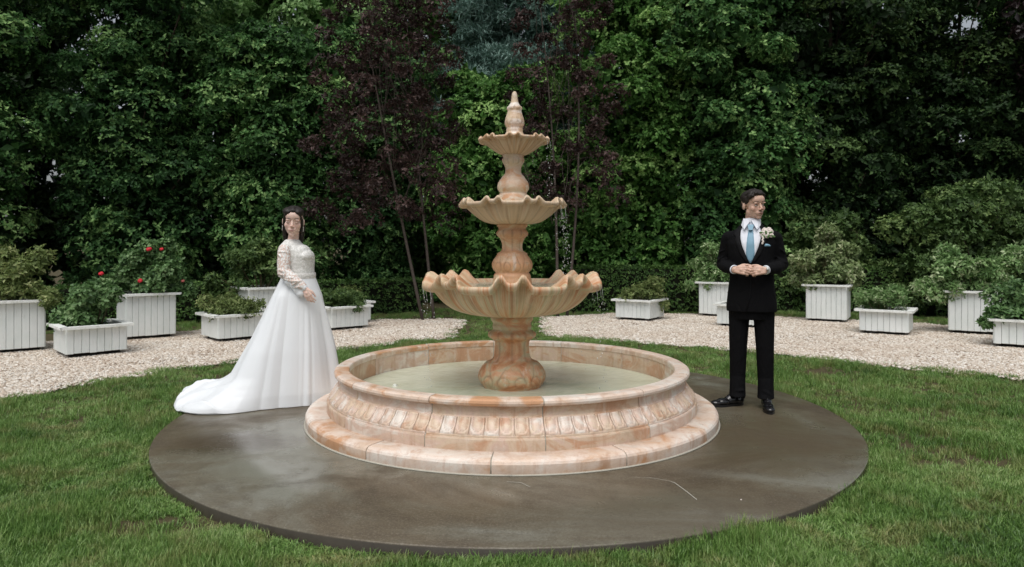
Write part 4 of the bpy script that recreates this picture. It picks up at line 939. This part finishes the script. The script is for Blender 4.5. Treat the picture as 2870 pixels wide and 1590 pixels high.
link('collar', mesh('collar', [(x + .004, y + .012, z - y * .12) for x, y, z in V], F), M['shirt'], gm_)
for s in (-1, 1):
    a, bb, c_, t_ = Vector((s * .006, -.068, 1.522)), Vector((s * .060, -.028, 1.546)), Vector((s * .076, -.046, 1.490)), Vector((s * .050, -.108, 1.450))
    fr_ = [a, bb, c_, t_]; nrm = Vector((0, -.006, .002)); MB().add(fr_ + [q + nrm for q in fr_], [(0, 1, 2, 3), (7, 6, 5, 4), (0, 4, 5, 1), (1, 5, 6, 2), (2, 6, 7, 3), (3, 7, 4, 0)]).build('collar_wing', M['shirt'], gm_, False)
patch('tie_blade', BT, interp_rows([(1.462, -.017, .017), (1.42, -.023, .023), (1.34, -.031, .031), (1.26, -.036, .036), (1.225, -.026, .026), (1.185, -.006, .006)], 18), .014, M['tie'], gm_, 8, .004)
MB().add([(-.025, -.086, 1.494), (.025, -.086, 1.494), (.015, -.114, 1.450), (-.015, -.114, 1.450), (-.022, -.060, 1.494), (.022, -.060, 1.494), (.014, -.085, 1.446), (-.014, -.085, 1.446)], [(0, 3, 2, 1), (4, 5, 6, 7), (0, 1, 5, 4), (1, 2, 6, 5), (2, 3, 7, 6), (3, 0, 4, 7)]).build('tie_knot', M['tie'], gm_, False)
for s in (-1, 1):
    rows = interp_rows([(1.500, .056, .084), (1.46, .074, .118), (1.415, .084, .142), (1.402, .084, .122), (1.36, .080, .120), (1.317, .067, .108), (1.25, .040, .078), (1.185, .004, .030)], 30)
    patch('lapel', BT, [(z, s * p, s * q) for z, p, q in rows], .009, M['lapel'], gm_, 6)
MB().tube([(.004, -.137, 1.09), (.004, -.137, 1.0), (-.004, -.137, .9), (-.030, -.134, .80)], .003, 6).build('jacket_front_edge', M['lapel'], gm_)
MB().ell((.004, -.139, 1.065), (.009, .004, .009)).build('button', M['lapel'], gm_)
M['hanky'] = plain('blue_pocket_square', (.26, .46, .60), .6, .3)
patch('pocket_square', BT, [(1.318, .108, .150), (1.325, .106, .152), (1.334, .110, .140), (1.338, .116, .126)], .010, M['hanky'], gm_, 6, .004)
patch('pocket_welt', BT, [(1.304, .100, .160), (1.310, .100, .160), (1.318, .100, .160)], .007, M['lapel'], gm_, 4)
for s in (-1, 1): MB().tube([(s * .140, -.148, 1.135), (s * .118, -.184, 1.131)], [.0405, .036], 18).build('shirt_cuff', M['shirt'], gm_)
wt = MB().tube([(.121, -.183, 1.129), (.113, -.193, 1.128)], [.0355, .0345], 18).build('watch', M['metal'], gm_)
MB().tube([(.135, -.215, 1.140), (.139, -.221, 1.142)], .014, 14).build('watch_face', M['metal'], wt)
bo = None
for i, (x, z) in enumerate(((.118, 1.430), (.150, 1.434), (.092, 1.420), (.124, 1.404), (.152, 1.410), (.106, 1.446), (.136, 1.450))):
    mb = MB(); hh = BT.ray_cast(Vector((x, -1, z)), Vector((0, 1, 0))); y = (hh[0].y if hh[0] else -.09) - .024
    for q in range(6): a = q * 1.047 + i; mb.ell((x + .012 * math.cos(a), y - .004, z + .012 * math.sin(a)), (.012, .006, .012), Euler((0, .4 * math.sin(a), 0)).to_matrix(), 8, 6)
    mb.ell((x, y - .009, z), .008, None, 8, 6)
    if i == 0: bo = mb.build('boutonniere', M['petal'], gm_)
    else: mb.build('flower', M['petal'], bo)
mb = MB()
for q in range(5): mb.ell((.092 + .005 * (q % 2), -.140, 1.394 - .013 * q), (.008, .005, .010), None, 8, 6)
mb.build('ribbon', M['petal'], bo); mb = MB()
for q in range(6): mb.ell((.082 + .018 * q, -.116, 1.428 - .030 * (q % 2)), (.018, .003, .008), Euler((0, q * .7, 0)).to_matrix(), 8, 5)
lf = mb.me('leaf'); fattr(lf, 'tint', np.full(len(mb.V), .6)); link('leaf', lf, M['rose_leaf'], bo)
# shoes
def shoe(x, y, yaw):
    R = Matrix.Translation((x, y, 0)) @ Matrix.Rotation(yaw, 4, 'Z'); b = MB(); T3 = R.to_3x3()
    for c, r in (((0, .0, .045), (.040, .052, .045)), ((0, -.06, .048), (.042, .070, .044)), ((0, -.14, .036), (.046, .075, .032)), ((0, -.20, .030), (.041, .058, .026)), ((0, .02, .075), (.040, .045, .035)), ((0, -.05, .075), (.036, .05, .03))): b.ell(R @ Vector(c), r, T3)
    me = remesh(b, .005, 4, .5); o = link('shoe', me, M['leather'], gm_)
    V = []; n = 28
    for zz in (.0, .018):
        for k in range(n):
            q = 2 * math.pi * k / n; yy = -.105 + .152 * math.sin(q); wd = .034 + .014 * math.exp(-((yy + .17) / .07) ** 2); V.append(R @ Vector((math.copysign(abs(math.cos(q)) ** .7, math.cos(q)) * wd, yy, zz)))
    F = [(k, (k + 1) % n, n + (k + 1) % n, n + k) for k in range(n)] + [tuple(range(n - 1, -1, -1)), tuple(range(n, 2 * n))]
    link('sole', mesh('sole', V, F, False), M['leather'], o)
    lc = MB()
    for q in range(4): yy = -.07 - .022 * q; zz = .102 - .016 * q; lc.tube([R @ Vector((-.02, yy, zz - .002)), R @ Vector((0, yy - .004, zz + .004)), R @ Vector((.02, yy, zz - .002))], .0025, 5)
    lc.build('lace', M['leather'], o)
shoe(-.105, .03, R_(-52)); shoe(.112, .02, R_(10))

# ---- bride
br = empty('person', (-1.865, 6.10, 0), 0, 'person in long white lace sleeved wedding gown with train, looking back over one shoulder', 'person')
TB = Matrix.Translation((-.012, -.035, 1.535)) @ Euler((R_(9), R_(3), R_(12))).to_matrix().to_4x4() @ Matrix.Diagonal((1.10, 1.04, 1.04, 1))
YW = R_(-8)
b = MB(); head_prims(b, TB, True)
b.cap((-.030, .010, 1.34), .046, (-.012, -.006, 1.48), .045)
b.loft([(.98, .03, 0, .11, .13), (1.10, .02, 0, .115, .125), (1.22, .01, 0, .12, .12), (1.29, -.02, 0, .08, .11), (1.34, -.03, 0, .05, .07), (1.38, -.03, 0, .042, .05)], 24, YW)
arm_n = [(-.050, -.135, 1.285), (-.040, -.180, 1.095), (.135, -.215, .970)]
b.chain([(arm_n[0], .036), (arm_n[1], .034), (arm_n[2], .024)]); b.chain([((-.01, .13, 1.28), .036), ((-.02, .17, 1.08), .034), ((.03, .17, .90), .024)])
hand_prims(b, (.143, -.218, .963), (.42, -.08, -.92), (.2, -1, .1), (.9, -.1, .4), .84, (18, 25, 20)); hand_prims(b, (.035, .17, .89), (.2, .0, -.95), (.2, 1, .1), (.9, .1, .4), .8)
b.chain([((.03, -.08, 1.0), .08), ((.03, -.08, .5), .055), ((.03, -.08, .06), .04)]); b.chain([((.03, .08, 1.0), .08), ((.03, .08, .5), .055), ((.03, .08, .06), .04)])
me = remesh(b, .0036, 5, .5, .3); tone_body(me, TB, (.80, .58, .49), (.58, .29, .26)); link('body', me, M['skin'], br)
face_parts(br, TB, False)
h = MB(); e = lambda c, r: h.ell(TB @ Vector(c), r, TB.to_3x3())
e((0, .034, .050), (.080, .092, .076)); e((0, .075, -.03), (.070, .045, .10))
for s in (-1, 1):
    e((s * .036, -.018, .078), (.046, .072, .038))
    h.chain([(TB @ Vector(p), r) for p, r in (((s * .010, -.076, .096), .009), ((s * .048, -.070, .064), .014), ((s * .066, -.034, .018), .011), ((s * .069, .006, -.05), .012), ((s * .062, .036, -.12), .017))])
    h.chain([(TB @ Vector(p), r) for p, r in (((s * .072, .03, -.03), .020), ((s * .062, .06, -.13), .024), ((s * .050, .08, -.22), .020))])
e((0, -.018, .088), (.03, .07, .036)); e((0, -.070, .098), (.013, .014, .011))
h.chain([(TB @ Vector((0, .085, -.02)), .06), (TB @ Vector((0, .105, -.16)), .055), (TB @ Vector((0, .11, -.27)), .035)])
me = remesh(h, .004, 5, .5, .4); link('hair', me, M['hair'], br)
for s in (-1, 1): MB().chain([(TB @ Vector((s * .078, -.012, -.042)), .0022), (TB @ Vector((s * .079, -.014, -.062)), .0018), (TB @ Vector((s * .079, -.014, -.080)), .0028)]).build('earring', M['pearl'], br)
# bodice
b = MB()
b.loft([(1.045, .024, 0, .132, .140), (1.085, .022, 0, .132, .135), (1.13, .012, 0, .138, .137), (1.18, .008, 0, .146, .142), (1.235, .004, 0, .148, .148), (1.285, -.014, 0, .122, .150), (1.322, -.030, 0, .092, .138), (1.352, -.036, 0, .068, .098), (1.378, -.032, 0, .052, .062)], 40, YW)
p = Matrix.Rotation(YW, 3, 'Z') @ Vector((.088, 0, 1.228)); b.ell(p, (.072, .122, .066)); p = Matrix.Rotation(YW, 3, 'Z') @ Vector((.05, 0, 1.275)); b.ell(p, (.075, .115, .06))
p = Matrix.Rotation(YW, 3, 'Z') @ Vector((-.036, -.125, 1.292)); b.ell(p, (.060, .055, .056)); p = Matrix.Rotation(YW, 3, 'Z') @ Vector((-.030, .125, 1.292)); b.ell(p, (.058, .052, .054))
link('bodice', remesh(b, .006, 8, .5), M['lace'], br)
V, F = [], []; n = 40
for z, o in ((1.042, .007), (1.060, .010), (1.082, .010), (1.092, .006)):
    for k in range(n):
        q = 2 * math.pi * k / n; x, y = .023 + (.135 + o) * math.cos(q), (.140 + o) * math.sin(q); V.append((x * math.cos(YW) - y * math.sin(YW), x * math.sin(YW) + y * math.cos(YW), z))
for j in range(3):
    for k in range(n): F.append((j * n + k, j * n + (k + 1) % n, (j + 1) * n + (k + 1) % n, (j + 1) * n + k))
link('waistband', mesh('waistband', V, F), M['lace'], br)
rd = random.Random(9)
def sleeve(S, E, W_, sat):
    S, E, W_ = Vector(S), Vector(E), Vector(W_); b = MB()
    b.chain([(S, .056), (S.lerp(E, .5), .056), (E, .053), (E.lerp(W_, .45), .050), (E.lerp(W_, .93), .036)])
    for _ in range(22):
        t = rd.uniform(0, 1.8); p = S.lerp(E, t) if t < 1 else E.lerp(W_, t - 1); b.ell(p + Vector((rd.uniform(-.012, .012), rd.uniform(-.014, .004), 0)), (.055, .052, .009), Euler((rd.uniform(-.5, .5), rd.uniform(-.6, .6), 0)).to_matrix())
    link('sleeve', remesh(b, .006, 3, .5), M['lace_sheer'], br)
    b = MB(); q = E.lerp(W_, .62)
    b.ell(q + Vector((0, 0, -.020)), (.062, .042, .050)); b.ell(q + Vector((.018, 0, -.060)), (.046, .034, .046)); b.ell(q + Vector((.036, -.004, -.096)), (.036, .03, .034)); b.ell(q + Vector((-.05, .0, .0)), (.05, .036, .036)); b.cap(q + Vector((.045, 0, -.06)), .028, W_, .030)
    link('sleeve_puff', remesh(b, .006, 4, .5), M['satin'], br)
sleeve((-.056, -.135, 1.282), (-.048, -.182, 1.10), (.133, -.215, .973), True); sleeve((-.01, .135, 1.29), (-.02, .165, 1.08), (.03, .168, .91), True)
# skirt with train
Hth = np.array([0, 45, 90, 130, 150, 168, 192, 211, 225, 240, 250, 265, 290, 330, 360]); Hr = np.array([.355, .37, .40, .56, .80, .94, .97, .94, .82, .64, .46, .36, .33, .34, .355])
gfz = np.array([0, .1, .44, .9, 1.06]); gfv = np.array([1, .966, .727, .283, 0]); gbz = np.array([0, .012, .03, .06, .11, .16, .25, .54, .91, 1.06]); gbv = np.array([1, .985, .95, .86, .70, .59, .465, .276, .075, 0])
nth = 360; zl = np.concatenate([np.linspace(1.06, .2, 52), np.linspace(.19, .05, 22), np.linspace(.044, .004, 14)]); V, F = [], []
rk = random.Random(12)
FOLD = [(rk.uniform(0, 2 * math.pi), rk.uniform(.06, .26), rk.uniform(.3, 1.1), rk.choice((0, 0, .05, .15, .3)), rk.uniform(-.12, .12)) for _ in range(14)]   # angle, width, height, start, drift
for j, z in enumerate(zl):
    t = 1 - z / 1.06
    for i in range(nth):
        th = 360 * i / nth; H = np.interp(th, Hth, Hr); wgt = min(1, max(0, (H - .42) / .5)); g = np.interp(z, gfz, gfv) * (1 - wgt) + np.interp(z, gbz, gbv) * wgt
        a = R_(th); wr = 1 / math.sqrt((math.cos(a - YW) / .137) ** 2 + (math.sin(a - YW) / .142) ** 2)
        f = 0
        for fa, fw, fh, fs, fd in FOLD:
            if t < fs: continue
            x = (a - fa - fd * t + math.pi) % (2 * math.pi) - math.pi
            if abs(x) < .5: f += fh * min(1, (t - fs) / .18 + (.25 if fs == 0 else 0)) * (math.exp(-(x / fw) ** 2) - .45 * math.exp(-((abs(x) - 1.7 * fw) / (.6 * fw)) ** 2))
        r = wr + (H - wr) * g; amp = .005 + .024 * t; r += amp * f * (1 - .72 * wgt * t)
        zz = z; px, py = r * math.cos(a), r * math.sin(a)
        if z < .22 and wgt > .03:
            lie = min(1, (.22 - z) / .12) * min(1, z / .02 + .10)
            zz += lie * wgt * (.022 * max(0, f) ** .8 + .050 * (1 - abs(math.sin(6 * px + 11 * py + 1.6 * math.sin(5 * py + 3 * px)))) ** 2.5 + .034 * (1 - abs(math.sin(4 * px - 15 * py + 1.8 * math.sin(6 * px)))) ** 2.5)
        zz = max(zz, .003)
        V.append((.022 * (1 - t) + r * math.cos(a), r * math.sin(a), zz))
nl = len(zl)
for i in range(nth): V.append((V[(nl - 1) * nth + i][0] * .975, V[(nl - 1) * nth + i][1] * .975, .002))
for j in range(nl):
    for i in range(nth): F.append((j * nth + i, (j + 1) * nth + i, (j + 1) * nth + (i + 1) % nth, j * nth + (i + 1) % nth))
link('skirt', mesh('skirt', V, F), M['satin'], br)

# ------------------------------------------------------------------ litter on the slab
M['straw'] = plain('dry_straw', (.46, .44, .38), .6, .3)
tag(MB().tube([(.70, 4.03, .002), (.80, 4.015, .002), (.885, 3.965, .002), (.905, 3.93, .003), (.935, 3.80, .003), (.960, 3.67, .003)], [.0004, .0006, .0008, .0020, .0024, .0018], 6).build('grass_stem', M['straw']), 'pale dry grass stem lying bent on the wet concrete', 'stem')
tag(MB().tube([(-.03, 3.95, .003), (.05, 3.93, .004), (.10, 3.86, .003)], .0014, 5).build('grass_stem', M['straw']), 'short curled straw thread on the concrete below the basin', 'stem')
tag(MB().ell((1.19, 3.67, .003), (.005, .004, .003)).build('petal', M['petal']), 'tiny white petal lying on the wet concrete', 'petal')
